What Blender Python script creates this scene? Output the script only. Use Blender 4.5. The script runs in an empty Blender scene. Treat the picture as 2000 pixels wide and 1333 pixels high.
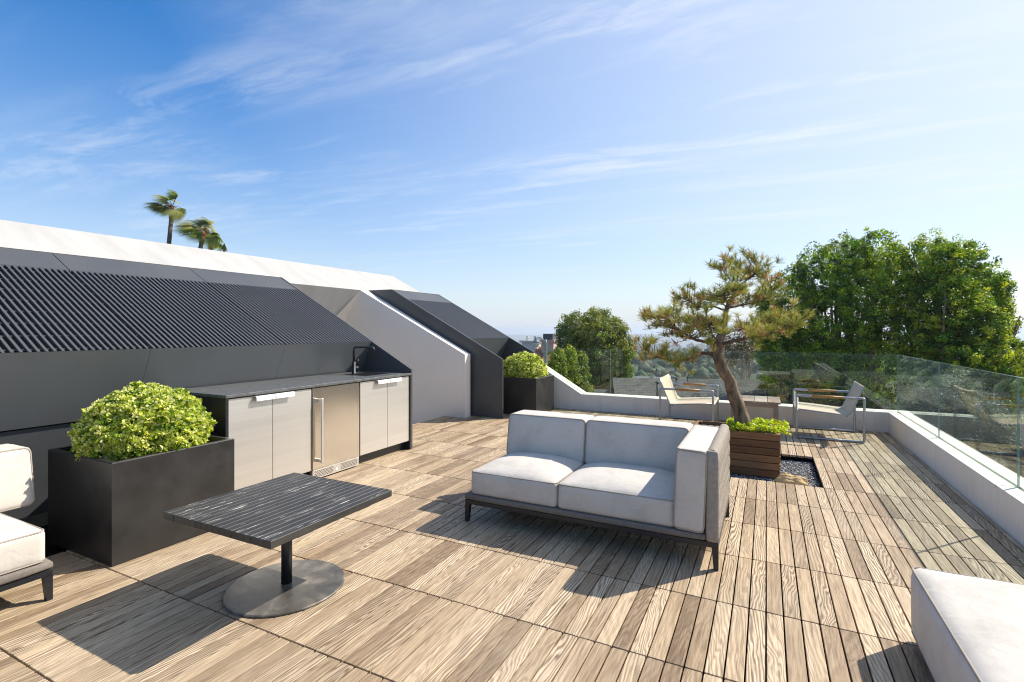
import bpy, math, random
import numpy as np
from mathutils import Vector, Matrix, noise as mnoise

R = math.radians
scene = bpy.context.scene
COL = scene.collection

# ------------------------------------------------------------------ camera, sky, sun, exposure
HCAM = 1.397
cam_d = bpy.data.cameras.new('camera')
cam_d.sensor_width = 36.0
cam_d.lens = 988.2 / 2000 * 36.0
cam_d.shift_y = -21.5 / 2000
cam_d.clip_start = 0.05
cam_d.clip_end = 60000
cam = bpy.data.objects.new('camera', cam_d)
cam.location = (0, 0, HCAM)
cam.rotation_euler = (R(90), 0, R(26.7))
COL.objects.link(cam)
scene.camera = cam

SUN_AZ, SUN_EL = R(40.7), R(41.5)          # azimuth measured from +Y towards +X
sund = bpy.data.lights.new('sun', 'SUN')
sund.energy = 4.0
sund.angle = R(0.53)
sund.color = (1.0, 0.93, 0.83)
sun = bpy.data.objects.new('sun', sund)
sdir = Vector((math.sin(SUN_AZ) * math.cos(SUN_EL), math.cos(SUN_AZ) * math.cos(SUN_EL), math.sin(SUN_EL)))
sun.rotation_euler = sdir.to_track_quat('Z', 'Y').to_euler()
sun.location = sdir * 30
COL.objects.link(sun)

world = bpy.data.worlds.new('World')
scene.world = world
world.use_nodes = True
wn, wl = world.node_tree.nodes, world.node_tree.links
wn.clear()


def N(nodes, t, **kw):
    n = nodes.new(t)
    for k, v in kw.items():
        if k == 'inp':
            for kk, vv in v.items():
                n.inputs[kk].default_value = vv
        else:
            setattr(n, k, v)
    return n


SKY_SAT = 1.58
HORIZON = (3.2, 3.5, 4.0, 1)
CLOUD = (3.9, 4.12, 4.4, 1)
CIRRUS = [(13, .42, 2.3, (2.9, 0.7), .49, .78, .42, .64, .66),
          (-40, .6, 2.6, (5.1, 3.7), .49, .80, .44, .66, .50)]


def build_world():
    out = N(wn, 'ShaderNodeOutputWorld')
    bg = N(wn, 'ShaderNodeBackground')
    bg.inputs['Strength'].default_value = 0.135
    sky = N(wn, 'ShaderNodeTexSky', sky_type='NISHITA', sun_disc=False)
    sky.sun_elevation = SUN_EL
    sky.sun_rotation = SUN_AZ
    sky.altitude = 150
    sky.air_density = 1.0
    sky.dust_density = 1.0
    sky.ozone_density = 2.2
    hs = N(wn, 'ShaderNodeHueSaturation', inp={'Hue': 0.504, 'Saturation': SKY_SAT, 'Value': 0.80})
    wl.new(sky.outputs[0], hs.inputs['Color'])
    tc = N(wn, 'ShaderNodeTexCoord')
    sep = N(wn, 'ShaderNodeSeparateXYZ')
    wl.new(tc.outputs['Generated'], sep.inputs[0])
    # pale air towards the horizon, the same all round
    hzn = N(wn, 'ShaderNodeMapRange', inp={1: -0.02, 2: 0.62, 3: 1.0, 4: 0.0})
    wl.new(sep.outputs['Z'], hzn.inputs[0])
    hp = N(wn, 'ShaderNodeMath', operation='POWER', inp={1: 1.9})
    wl.new(hzn.outputs[0], hp.inputs[0])
    hk = N(wn, 'ShaderNodeMath', operation='MULTIPLY', inp={1: 0.88})
    wl.new(hp.outputs[0], hk.inputs[0])
    hmix = N(wn, 'ShaderNodeMixRGB', blend_type='MIX', inp={'Color2': HORIZON})
    wl.new(hk.outputs[0], hmix.inputs['Fac']); wl.new(hs.outputs[0], hmix.inputs['Color1'])
    # thin cirrus: two crossing fields of streaks over a flat layer high above
    zz = N(wn, 'ShaderNodeMath', operation='MAXIMUM', inp={1: 0.05})
    wl.new(sep.outputs['Z'], zz.inputs[0])
    dx = N(wn, 'ShaderNodeMath', operation='DIVIDE')
    dy = N(wn, 'ShaderNodeMath', operation='DIVIDE')
    wl.new(sep.outputs['X'], dx.inputs[0]); wl.new(zz.outputs[0], dx.inputs[1])
    wl.new(sep.outputs['Y'], dy.inputs[0]); wl.new(zz.outputs[0], dy.inputs[1])
    cmb = N(wn, 'ShaderNodeCombineXYZ')
    wl.new(dx.outputs[0], cmb.inputs[0]); wl.new(dy.outputs[0], cmb.inputs[1])
    last = None
    for (ang, sx, sy, loc, lo, hi, mlo, mhi, amt) in CIRRUS:
        mp = N(wn, 'ShaderNodeMapping')
        mp.inputs['Rotation'].default_value = (0, 0, R(ang))
        mp.inputs['Scale'].default_value = (sx, sy, 1)
        mp.inputs['Location'].default_value = (*loc, 0)
        wl.new(cmb.outputs[0], mp.inputs[0])
        w0 = N(wn, 'ShaderNodeTexNoise', inp={'Scale': 0.9, 'Detail': 3.0})
        wl.new(cmb.outputs[0], w0.inputs['Vector'])
        mixv = N(wn, 'ShaderNodeMixRGB', blend_type='ADD', inp={'Fac': 0.75})
        wl.new(mp.outputs[0], mixv.inputs[1]); wl.new(w0.outputs['Color'], mixv.inputs[2])
        n1 = N(wn, 'ShaderNodeTexNoise', inp={'Scale': 1.5, 'Detail': 10.0, 'Roughness': 0.66, 'Distortion': 0.25})
        wl.new(mixv.outputs[0], n1.inputs['Vector'])
        r1 = N(wn, 'ShaderNodeMapRange', inp={1: lo, 2: hi, 3: 0.0, 4: 1.0})
        wl.new(n1.outputs['Fac'], r1.inputs[0])
        n2 = N(wn, 'ShaderNodeTexNoise', inp={'Scale': 0.55, 'Detail': 2.0})
        wl.new(mp.outputs[0], n2.inputs['Vector'])
        r2 = N(wn, 'ShaderNodeMapRange', inp={1: mlo, 2: mhi, 3: 0.0, 4: 1.0})
        wl.new(n2.outputs['Fac'], r2.inputs[0])
        m = N(wn, 'ShaderNodeMath', operation='MULTIPLY')
        wl.new(r1.outputs[0], m.inputs[0]); wl.new(r2.outputs[0], m.inputs[1])
        m2 = N(wn, 'ShaderNodeMath', operation='MULTIPLY', inp={1: amt})
        wl.new(m.outputs[0], m2.inputs[0])
        if last is None:
            last = m2
        else:
            mm = N(wn, 'ShaderNodeMath', operation='MAXIMUM')
            wl.new(last.outputs[0], mm.inputs[0]); wl.new(m2.outputs[0], mm.inputs[1]); last = mm
    # thin veil of high cloud: whiter towards the sun, as ice cloud scatters forward
    dt = N(wn, 'ShaderNodeVectorMath', operation='DOT_PRODUCT'); dt.inputs[1].default_value = sdir
    wl.new(tc.outputs['Generated'], dt.inputs[0])
    vr = N(wn, 'ShaderNodeMapRange', inp={1: 0.15, 2: 1.0, 3: 0.0, 4: 0.74}); wl.new(dt.outputs['Value'], vr.inputs[0])
    va = N(wn, 'ShaderNodeMath', operation='ADD', use_clamp=True); wl.new(last.outputs[0], va.inputs[0]); wl.new(vr.outputs[0], va.inputs[1])
    last = va
    low = N(wn, 'ShaderNodeMapRange', inp={1: 0.05, 2: 0.2, 3: 0.0, 4: 1.0})
    wl.new(sep.outputs['Z'], low.inputs[0])
    lm = N(wn, 'ShaderNodeMath', operation='MULTIPLY')
    wl.new(last.outputs[0], lm.inputs[0]); wl.new(low.outputs[0], lm.inputs[1])
    mix = N(wn, 'ShaderNodeMixRGB', blend_type='MIX', inp={'Color2': CLOUD})
    wl.new(lm.outputs[0], mix.inputs['Fac'])
    wl.new(hmix.outputs[0], mix.inputs['Color1'])
    wl.new(mix.outputs[0], bg.inputs['Color'])
    wl.new(bg.outputs[0], out.inputs['Surface'])


build_world()
scene.view_settings.view_transform = 'Standard'
scene.view_settings.look = 'None'
scene.view_settings.exposure = 0.82
scene.view_settings.gamma = 1.0
scene.view_settings.use_curve_mapping = False
scene.cycles.max_bounces = 10
scene.cycles.transparent_max_bounces = 24
scene.cycles.caustics_reflective = False
scene.cycles.caustics_refractive = False
scene.cycles.use_denoising = True
scene.cycles.filter_width = 1.1
scene.cycles.sample_clamp_indirect = 6.0

# ------------------------------------------------------------------ materials
MATS = {}


def new_mat(name):
    m = bpy.data.materials.new(name)
    m.use_nodes = True
    nt = m.node_tree
    b = nt.nodes['Principled BSDF']
    MATS[name] = m
    return m, nt.nodes, nt.links, b


def ramp(nodes, pts):
    r = nodes.new('ShaderNodeValToRGB')
    els = r.color_ramp.elements
    while len(els) < len(pts):
        els.new(0.5)
    for e, (p, c) in zip(els, pts):
        e.position = p
        e.color = (*c, 1)
    return r


def simple(name, col, rough=0.6, metal=0.0, spec=0.4, var=0.12, nscale=6.0, bump=0.0, bscale=150.0, stretch=None, rvar=0.0):
    m, n, l, b = new_mat(name)
    geo = N(n, 'ShaderNodeNewGeometry')
    mp = N(n, 'ShaderNodeMapping')
    if stretch:
        mp.inputs['Scale'].default_value = stretch
    l.new(geo.outputs['Position'], mp.inputs[0])
    tx = N(n, 'ShaderNodeTexNoise', inp={'Scale': nscale, 'Detail': 6.0, 'Roughness': 0.6})
    l.new(mp.outputs[0], tx.inputs['Vector'])
    lo = tuple(c * (1 - var) for c in col)
    hi = tuple(min(1, c * (1 + var)) for c in col)
    rp = ramp(n, [(0.28, lo), (0.72, hi)])
    l.new(tx.outputs['Fac'], rp.inputs[0])
    l.new(rp.outputs[0], b.inputs['Base Color'])
    b.inputs['Roughness'].default_value = rough
    b.inputs['Metallic'].default_value = metal
    b.inputs['Specular IOR Level'].default_value = spec
    if rvar:
        mr = N(n, 'ShaderNodeMapRange', inp={1: 0.3, 2: 0.7, 3: rough - rvar, 4: rough + rvar})
        l.new(tx.outputs['Fac'], mr.inputs[0])
        l.new(mr.outputs[0], b.inputs['Roughness'])
    if bump:
        t2 = N(n, 'ShaderNodeTexNoise', inp={'Scale': bscale, 'Detail': 4.0})
        l.new(mp.outputs[0], t2.inputs['Vector'])
        bp = N(n, 'ShaderNodeBump', inp={'Strength': bump, 'Distance': 0.004})
        l.new(t2.outputs['Fac'], bp.inputs['Height'])
        l.new(bp.outputs[0], b.inputs['Normal'])
    return m


def wood(name, cols, along=1, zebra=1.0, rough=0.55, grain=1.0, scale=1.0):
    """weathered timber; boards carry a random colour attribute 'rnd'; along = axis of the grain"""
    m, n, l, b = new_mat(name)
    geo = N(n, 'ShaderNodeNewGeometry')
    at = N(n, 'ShaderNodeAttribute', attribute_name='rnd')
    asep = N(n, 'ShaderNodeSeparateColor')
    l.new(at.outputs['Color'], asep.inputs[0])
    off = N(n, 'ShaderNodeVectorMath', operation='MULTIPLY_ADD')
    off.inputs[1].default_value = (23.0, 41.0, 17.0)
    l.new(at.outputs['Color'], off.inputs[0])
    l.new(geo.outputs['Position'], off.inputs[2])
    st = [1.0, 1.0, 1.0]
    st[along] = 0.16
    mpA = N(n, 'ShaderNodeMapping'); mpA.inputs['Scale'].default_value = st
    l.new(off.outputs[0], mpA.inputs[0])
    st2 = [1.0, 1.0, 1.0]; st2[along] = 0.035
    mpB = N(n, 'ShaderNodeMapping'); mpB.inputs['Scale'].default_value = st2
    l.new(off.outputs[0], mpB.inputs[0])
    # figure: bent growth rings
    low = N(n, 'ShaderNodeTexNoise', inp={'Scale': 16.0 * scale, 'Detail': 2.5, 'Roughness': 0.45, 'Distortion': 0.6})
    l.new(mpA.outputs[0], low.inputs['Vector'])
    k = N(n, 'ShaderNodeMapRange', inp={1: 0.0, 2: 1.0, 3: 12.0, 4: 46.0})
    l.new(asep.outputs[2], k.inputs[0])
    mul = N(n, 'ShaderNodeMath', operation='MULTIPLY')
    l.new(low.outputs['Fac'], mul.inputs[0]); l.new(k.outputs[0], mul.inputs[1])
    psep = N(n, 'ShaderNodeSeparateXYZ'); l.new(off.outputs[0], psep.inputs[0])
    cross = 0 if along == 1 else (2 if along == 0 else 0)
    xf = N(n, 'ShaderNodeMapRange', inp={1: 0.0, 2: 1.0, 3: 170.0 * scale, 4: 480.0 * scale}); l.new(asep.outputs[1], xf.inputs[0])
    xm = N(n, 'ShaderNodeMath', operation='MULTIPLY'); l.new(psep.outputs[cross], xm.inputs[0]); l.new(xf.outputs[0], xm.inputs[1])
    tlt = N(n, 'ShaderNodeMapRange', inp={1: 0.0, 2: 1.0, 3: -70.0, 4: 70.0}); l.new(asep.outputs[0], tlt.inputs[0])
    ym = N(n, 'ShaderNodeMath', operation='MULTIPLY_ADD'); l.new(psep.outputs[along], ym.inputs[0]); l.new(tlt.outputs[0], ym.inputs[1]); l.new(xm.outputs[0], ym.inputs[2])
    sm = N(n, 'ShaderNodeMath', operation='ADD'); l.new(mul.outputs[0], sm.inputs[0]); l.new(ym.outputs[0], sm.inputs[1])
    si = N(n, 'ShaderNodeMath', operation='SINE'); l.new(sm.outputs[0], si.inputs[0])
    s01 = N(n, 'ShaderNodeMapRange', inp={1: -1.0, 2: 1.0, 3: 0.0, 4: 1.0}); l.new(si.outputs[0], s01.inputs[0])
    # per board strength of the figure
    za = N(n, 'ShaderNodeMapRange', inp={1: 0.25, 2: 0.95, 3: 0.10 * zebra, 4: 0.70 * zebra}); l.new(asep.outputs[1], za.inputs[0])
    # base tone
    patch = N(n, 'ShaderNodeTexNoise', inp={'Scale': 5.0, 'Detail': 4.0, 'Roughness': 0.65})
    l.new(mpA.outputs[0], patch.inputs['Vector'])
    pm = N(n, 'ShaderNodeMath', operation='MULTIPLY_ADD', inp={1: 0.7, 2: -0.35}); l.new(patch.outputs['Fac'], pm.inputs[0])
    base_in = N(n, 'ShaderNodeMath', operation='ADD'); l.new(asep.outputs[0], base_in.inputs[0]); l.new(pm.outputs[0], base_in.inputs[1])
    base = ramp(n, [(0.0, cols[0]), (0.35, cols[1]), (0.7, cols[2]), (1.0, cols[3])])
    l.new(base_in.outputs[0], base.inputs[0])
    stripe = ramp(n, [(0.0, cols[4]), (0.38, cols[5]), (0.75, cols[6]), (1.0, cols[6])])
    l.new(s01.outputs[0], stripe.inputs[0])
    mx = N(n, 'ShaderNodeMixRGB', blend_type='MIX')
    zp = N(n, 'ShaderNodeMapRange', inp={1: 0.30, 2: 0.62, 3: 0.35, 4: 1.15}); l.new(patch.outputs['Fac'], zp.inputs[0])
    zz_ = N(n, 'ShaderNodeMath', operation='MULTIPLY', use_clamp=True); l.new(za.outputs[0], zz_.inputs[0]); l.new(zp.outputs[0], zz_.inputs[1])
    l.new(zz_.outputs[0], mx.inputs['Fac']); l.new(base.outputs[0], mx.inputs[1]); l.new(stripe.outputs[0], mx.inputs[2])
    # fine fibres
    fib = N(n, 'ShaderNodeTexNoise', inp={'Scale': 210.0, 'Detail': 4.0, 'Roughness': 0.7})
    l.new(mpB.outputs[0], fib.inputs['Vector'])
    fr = ramp(n, [(0.25, (0.50, 0.48, 0.46)), (0.55, (1, 1, 1)), (0.8, (1.2, 1.2, 1.18))])
    l.new(fib.outputs['Fac'], fr.inputs[0])
    fm = N(n, 'ShaderNodeMixRGB', blend_type='MULTIPLY', inp={'Fac': 0.75 * grain})
    l.new(mx.outputs[0], fm.inputs[1]); l.new(fr.outputs[0], fm.inputs[2])
    mpC = N(n, 'ShaderNodeMapping'); st3 = [1.0, 1.0, 1.0]; st3[along] = 0.05; mpC.inputs['Scale'].default_value = st3
    l.new(off.outputs[0], mpC.inputs[0])
    stk = N(n, 'ShaderNodeTexNoise', inp={'Scale': 85.0, 'Detail': 4.0, 'Roughness': 0.6, 'Distortion': 0.3}); l.new(mpC.outputs[0], stk.inputs['Vector'])
    sr = ramp(n, [(0.28, (0.52, 0.48, 0.44)), (0.47, (1, 1, 1)), (0.70, (1.38, 1.38, 1.38))]); l.new(stk.outputs['Fac'], sr.inputs[0])
    fm2 = N(n, 'ShaderNodeMixRGB', blend_type='MULTIPLY', inp={'Fac': 0.8 * grain}); l.new(fm.outputs[0], fm2.inputs[1]); l.new(sr.outputs[0], fm2.inputs[2])
    fm = fm2
    # large grey weathering and spill marks
    wea = N(n, 'ShaderNodeTexNoise', inp={'Scale': 1.3, 'Detail': 5.0, 'Roughness': 0.6})
    l.new(geo.outputs['Position'], wea.inputs['Vector'])
    wr = N(n, 'ShaderNodeMapRange', inp={1: 0.48, 2: 0.75, 3: 0.0, 4: 0.45}); l.new(wea.outputs['Fac'], wr.inputs[0])
    wm = N(n, 'ShaderNodeMixRGB', blend_type='MIX', inp={'Color2': (*cols[7], 1)})
    l.new(wr.outputs[0], wm.inputs['Fac']); l.new(fm.outputs[0], wm.inputs[1])
    l.new(wm.outputs[0], b.inputs['Base Color'])
    rr = N(n, 'ShaderNodeMapRange', inp={1: 0.2, 2: 0.8, 3: rough - 0.1, 4: rough + 0.12}); l.new(patch.outputs['Fac'], rr.inputs[0])
    l.new(rr.outputs[0], b.inputs['Roughness'])
    b.inputs['Specular IOR Level'].default_value = 0.35
    hs = N(n, 'ShaderNodeMath', operation='MULTIPLY_ADD', inp={1: 0.35}); l.new(s01.outputs[0], hs.inputs[0]); l.new(fib.outputs['Fac'], hs.inputs[2])
    bp = N(n, 'ShaderNodeBump', inp={'Strength': 0.35, 'Distance': 0.002}); l.new(hs.outputs[0], bp.inputs['Height'])
    l.new(bp.outputs[0], b.inputs['Normal'])
    return m


wood('deck_wood', [(0.20, 0.132, 0.076), (0.32, 0.226, 0.135), (0.42, 0.308, 0.188), (0.53, 0.405, 0.262),
                   (0.11, 0.075, 0.045), (0.38, 0.278, 0.172), (0.72, 0.585, 0.41), (0.48, 0.39, 0.28)])
wood('planter_wood', [(0.13, 0.058, 0.022), (0.20, 0.094, 0.038), (0.27, 0.135, 0.056), (0.33, 0.185, 0.085),
                      (0.10, 0.05, 0.02), (0.19, 0.10, 0.045), (0.31, 0.175, 0.08), (0.25, 0.165, 0.10)], along=0, zebra=0.6)
wood('table_wood', [(0.27, 0.19, 0.12), (0.34, 0.25, 0.17), (0.40, 0.31, 0.22), (0.46, 0.37, 0.27),
                    (0.20, 0.15, 0.11), (0.32, 0.25, 0.19), (0.44, 0.37, 0.29), (0.42, 0.37, 0.31)], along=1, zebra=0.4)
wood('teak', [(0.42, 0.20, 0.055), (0.48, 0.24, 0.07), (0.52, 0.27, 0.08), (0.55, 0.30, 0.10),
              (0.36, 0.17, 0.05), (0.46, 0.23, 0.07), (0.54, 0.29, 0.10), (0.48, 0.25, 0.08)], along=0, zebra=0.3, rough=0.45)

def stucco(name, col):
    m, n, l, b = new_mat(name)
    geo = N(n, 'ShaderNodeNewGeometry')
    t = N(n, 'ShaderNodeTexNoise', inp={'Scale': 2.2, 'Detail': 6.0}); l.new(geo.outputs['Position'], t.inputs['Vector'])
    mp = N(n, 'ShaderNodeMapping'); mp.inputs['Scale'].default_value = (1, 1, 0.10); l.new(geo.outputs['Position'], mp.inputs[0])
    st = N(n, 'ShaderNodeTexNoise', inp={'Scale': 14.0, 'Detail': 5.0, 'Roughness': 0.65}); l.new(mp.outputs[0], st.inputs['Vector'])
    ad = N(n, 'ShaderNodeMath', operation='ADD'); l.new(t.outputs['Fac'], ad.inputs[0]); l.new(st.outputs['Fac'], ad.inputs[1])
    rp = ramp(n, [(0.38, tuple(c * .92 for c in col)), (0.50, tuple(c * .985 for c in col)), (0.66, col)])
    hf = N(n, 'ShaderNodeMath', operation='MULTIPLY', inp={1: 0.5}); l.new(ad.outputs[0], hf.inputs[0]); l.new(hf.outputs[0], rp.inputs[0])
    l.new(rp.outputs[0], b.inputs['Base Color']); b.inputs['Roughness'].default_value = 0.88; b.inputs['Specular IOR Level'].default_value = 0.25
    t2 = N(n, 'ShaderNodeTexNoise', inp={'Scale': 240.0, 'Detail': 4.0}); l.new(geo.outputs['Position'], t2.inputs['Vector'])
    bp = N(n, 'ShaderNodeBump', inp={'Strength': 0.3, 'Distance': 0.004}); l.new(t2.outputs['Fac'], bp.inputs['Height']); l.new(bp.outputs[0], b.inputs['Normal'])


stucco('white_stucco', (0.88, 0.81, 0.715))
simple('smooth_white', (0.92, 0.84, 0.74), 0.85, var=0.03, nscale=1.5, bump=0.2, bscale=260)
simple('white_roof', (0.44, 0.428, 0.40), 0.75, var=0.12, nscale=2.4, bump=0.15, bscale=180, stretch=(0.35, 1.6, 0.35))
simple('dark_panel', (0.080, 0.081, 0.079), 0.42, spec=0.5, var=0.10, nscale=2.0, bump=0.05, bscale=400, rvar=0.06)
simple('wall_panel_paint', (0.115, 0.124, 0.130), 0.45, spec=0.5, var=0.08, nscale=2.0, bump=0.05, bscale=400)
simple('slat_paint', (0.070, 0.072, 0.070), 0.36, spec=0.9, var=0.08, nscale=4.0)
simple('dark_gap', (0.006, 0.006, 0.007), 0.9, spec=0.1)
simple('planter_black', (0.028, 0.026, 0.024), 0.40, spec=0.45, var=0.30, nscale=5.0, bump=0.12, bscale=220, rvar=0.10)
simple('soil', (0.03, 0.022, 0.015), 0.95, var=0.4, nscale=60, bump=0.9, bscale=90)
simple('black_metal', (0.016, 0.017, 0.020), 0.38, spec=0.5, var=0.15, nscale=20)
simple('steel', (0.80, 0.77, 0.72), 0.46, metal=1.0, var=0.04, nscale=3.0, stretch=(1, 0.1, 8), rvar=0.02)
simple('fridge_steel', (0.64, 0.58, 0.50), 0.20, metal=1.0, var=0.015, nscale=2.5, stretch=(1, 0.15, 5))
simple('white_handle', (0.84, 0.84, 0.83), 0.35, var=0.02)
simple('countertop', (0.115, 0.118, 0.118), 0.34, spec=0.5, var=0.35, nscale=26, bump=0.05, bscale=120, rvar=0.08)
simple('alu', (0.40, 0.41, 0.43), 0.38, metal=0.75, var=0.06, nscale=14)
simple('sling', (0.52, 0.43, 0.31), 0.8, var=0.06, nscale=30, bump=0.3, bscale=900)
simple('taupe', (0.36, 0.31, 0.255), 0.92, spec=0.2, var=0.16, nscale=40, bump=0.5, bscale=700)
simple('taupe_shaded', (0.20, 0.175, 0.15), 0.92, spec=0.2, var=0.16, nscale=40, bump=0.5, bscale=700)  # same taupe darkened, the shade on the sofa base put into its colour
simple('rock', (0.62, 0.42, 0.20), 0.85, var=0.25, nscale=9, bump=0.7, bscale=40)
simple('bark', (0.20, 0.14, 0.09), 0.95, var=0.72, nscale=26, bump=1.0, bscale=45, stretch=(1, 1, 0.30))
simple('twig', (0.12, 0.085, 0.06), 0.95, var=0.35, nscale=40, bump=0.6, bscale=120)
simple('pale_bark', (0.42, 0.36, 0.29), 0.9, var=0.25, nscale=8, bump=0.5, bscale=30)
simple('palm_trunk', (0.115, 0.09, 0.07), 0.95, var=0.35, nscale=2.0, stretch=(0.3, 0.3, 6))
simple('palm_boot', (0.30, 0.105, 0.045), 0.9, var=0.4, nscale=5)
simple('stucco_house', (0.62, 0.60, 0.55), 0.9, var=0.06, nscale=1.0)
simple('pink_stucco', (0.55, 0.40, 0.33), 0.9, var=0.08, nscale=1.5)
simple('lamp_green', (0.30, 0.34, 0.32), 0.5, spec=0.4, var=0.1)
simple('lamp_glass', (0.55, 0.53, 0.45), 0.3, var=0.05)
simple('vent_metal', (0.10, 0.105, 0.11), 0.6, var=0.1)
simple('gutter_white', (0.7, 0.7, 0.7), 0.5)


def fabric(name, col):
    m, n, l, b = new_mat(name)
    geo = N(n, 'ShaderNodeNewGeometry')
    tx = N(n, 'ShaderNodeTexNoise', inp={'Scale': 5.0, 'Detail': 6.0, 'Roughness': 0.6})
    l.new(geo.outputs['Position'], tx.inputs['Vector'])
    mp = N(n, 'ShaderNodeMapping'); mp.inputs['Scale'].default_value = (0.06, 0.06, 1.0)
    l.new(geo.outputs['Position'], mp.inputs[0])
    sl = N(n, 'ShaderNodeTexNoise', inp={'Scale': 190.0, 'Detail': 4.0, 'Roughness': 0.7}); l.new(mp.outputs[0], sl.inputs['Vector'])
    mp2 = N(n, 'ShaderNodeMapping'); mp2.inputs['Scale'].default_value = (1.0, 1.0, 0.05)
    l.new(geo.outputs['Position'], mp2.inputs[0])
    sl2 = N(n, 'ShaderNodeTexNoise', inp={'Scale': 420.0, 'Detail': 3.0}); l.new(mp2.outputs[0], sl2.inputs['Vector'])
    ad = N(n, 'ShaderNodeMath', operation='ADD'); l.new(sl.outputs['Fac'], ad.inputs[0]); l.new(sl2.outputs['Fac'], ad.inputs[1])
    ad2 = N(n, 'ShaderNodeMath', operation='MULTIPLY_ADD', inp={1: 0.45}); l.new(ad.outputs[0], ad2.inputs[0]); l.new(tx.outputs['Fac'], ad2.inputs[2])
    rp = ramp(n, [(0.60, tuple(c * 0.80 for c in col)), (0.90, col), (1.0, tuple(min(1, c * 1.08) for c in col))])
    l.new(ad2.outputs[0], rp.inputs[0]); l.new(rp.outputs[0], b.inputs['Base Color'])
    b.inputs['Roughness'].default_value = 0.9
    b.inputs['Specular IOR Level'].default_value = 0.2
    b.inputs['Sheen Weight'].default_value = 0.15
    wr = N(n, 'ShaderNodeTexNoise', inp={'Scale': 9.0, 'Detail': 3.0, 'Distortion': 0.8}); l.new(geo.outputs['Position'], wr.inputs['Vector'])
    bp1 = N(n, 'ShaderNodeBump', inp={'Strength': 0.22, 'Distance': 0.02}); l.new(wr.outputs['Fac'], bp1.inputs['Height'])
    bp = N(n, 'ShaderNodeBump', inp={'Strength': 0.15, 'Distance': 0.001}); l.new(ad.outputs[0], bp.inputs['Height'])
    l.new(bp1.outputs[0], bp.inputs['Normal']); l.new(bp.outputs[0], b.inputs['Normal'])
    return m


fabric('linen', (0.56, 0.515, 0.45))
simple('piping_cloth', (0.36, 0.31, 0.25), 0.9, var=0.08, nscale=60)


def painted_top():
    """black painted slats with chipped streaks along the grain (Y)"""
    m, n, l, b = new_mat('worn_black_paint')
    geo = N(n, 'ShaderNodeNewGeometry')
    mp = N(n, 'ShaderNodeMapping'); mp.inputs['Scale'].default_value = (1.0, 0.05, 0.4)
    l.new(geo.outputs['Position'], mp.inputs[0])
    t = N(n, 'ShaderNodeTexNoise', inp={'Scale': 120.0, 'Detail': 3.0, 'Roughness': 0.6}); l.new(mp.outputs[0], t.inputs['Vector'])
    mp2 = N(n, 'ShaderNodeMapping'); mp2.inputs['Scale'].default_value = (1.0, 0.35, 1.0)
    l.new(geo.outputs['Position'], mp2.inputs[0])
    t2 = N(n, 'ShaderNodeTexNoise', inp={'Scale': 14.0, 'Detail': 4.0}); l.new(mp2.outputs[0], t2.inputs['Vector'])
    ad = N(n, 'ShaderNodeMath', operation='MULTIPLY_ADD', inp={1: 0.55}); l.new(t2.outputs['Fac'], ad.inputs[0]); l.new(t.outputs['Fac'], ad.inputs[2])
    nz = N(n, 'ShaderNodeSeparateXYZ'); l.new(geo.outputs['Normal'], nz.inputs[0])
    up = N(n, 'ShaderNodeMath', operation='GREATER_THAN', inp={1: 0.5}); l.new(nz.outputs['Z'], up.inputs[0])
    chip = N(n, 'ShaderNodeMapRange', inp={1: 0.945, 2: 0.958, 3: 0.0, 4: 1.0}); l.new(ad.outputs[0], chip.inputs[0])
    cm = N(n, 'ShaderNodeMath', operation='MULTIPLY'); l.new(chip.outputs[0], cm.inputs[0]); l.new(up.outputs[0], cm.inputs[1])
    dust = ramp(n, [(0.3, (0.024, 0.0225, 0.020)), (0.7, (0.058, 0.053, 0.045))]); l.new(t2.outputs['Fac'], dust.inputs[0])
    mx = N(n, 'ShaderNodeMixRGB', inp={'Color2': (0.52, 0.48, 0.42, 1)}); l.new(cm.outputs[0], mx.inputs['Fac']); l.new(dust.outputs[0], mx.inputs[1])
    l.new(mx.outputs[0], b.inputs['Base Color'])
    b.inputs['Roughness'].default_value = 0.52
    bp = N(n, 'ShaderNodeBump', inp={'Strength': 0.3, 'Distance': 0.002}); l.new(t.outputs['Fac'], bp.inputs['Height']); l.new(bp.outputs[0], b.inputs['Normal'])


painted_top()


def base_plate_mat():
    m, n, l, b = new_mat('stained_steel_plate')
    geo = N(n, 'ShaderNodeNewGeometry')
    t = N(n, 'ShaderNodeTexNoise', inp={'Scale': 7.0, 'Detail': 7.0, 'Roughness': 0.65, 'Distortion': 0.5}); l.new(geo.outputs['Position'], t.inputs['Vector'])
    rp = ramp(n, [(0.3, (0.07, 0.066, 0.058)), (0.5, (0.14, 0.13, 0.11)), (0.7, (0.36, 0.32, 0.26))]); l.new(t.outputs['Fac'], rp.inputs[0])
    l.new(rp.outputs[0], b.inputs['Base Color'])
    b.inputs['Metallic'].default_value = 0.35
    rr = N(n, 'ShaderNodeMapRange', inp={1: 0.3, 2: 0.75, 3: 0.30, 4: 0.6}); l.new(t.outputs['Fac'], rr.inputs[0]); l.new(rr.outputs[0], b.inputs['Roughness'])


base_plate_mat()


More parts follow.
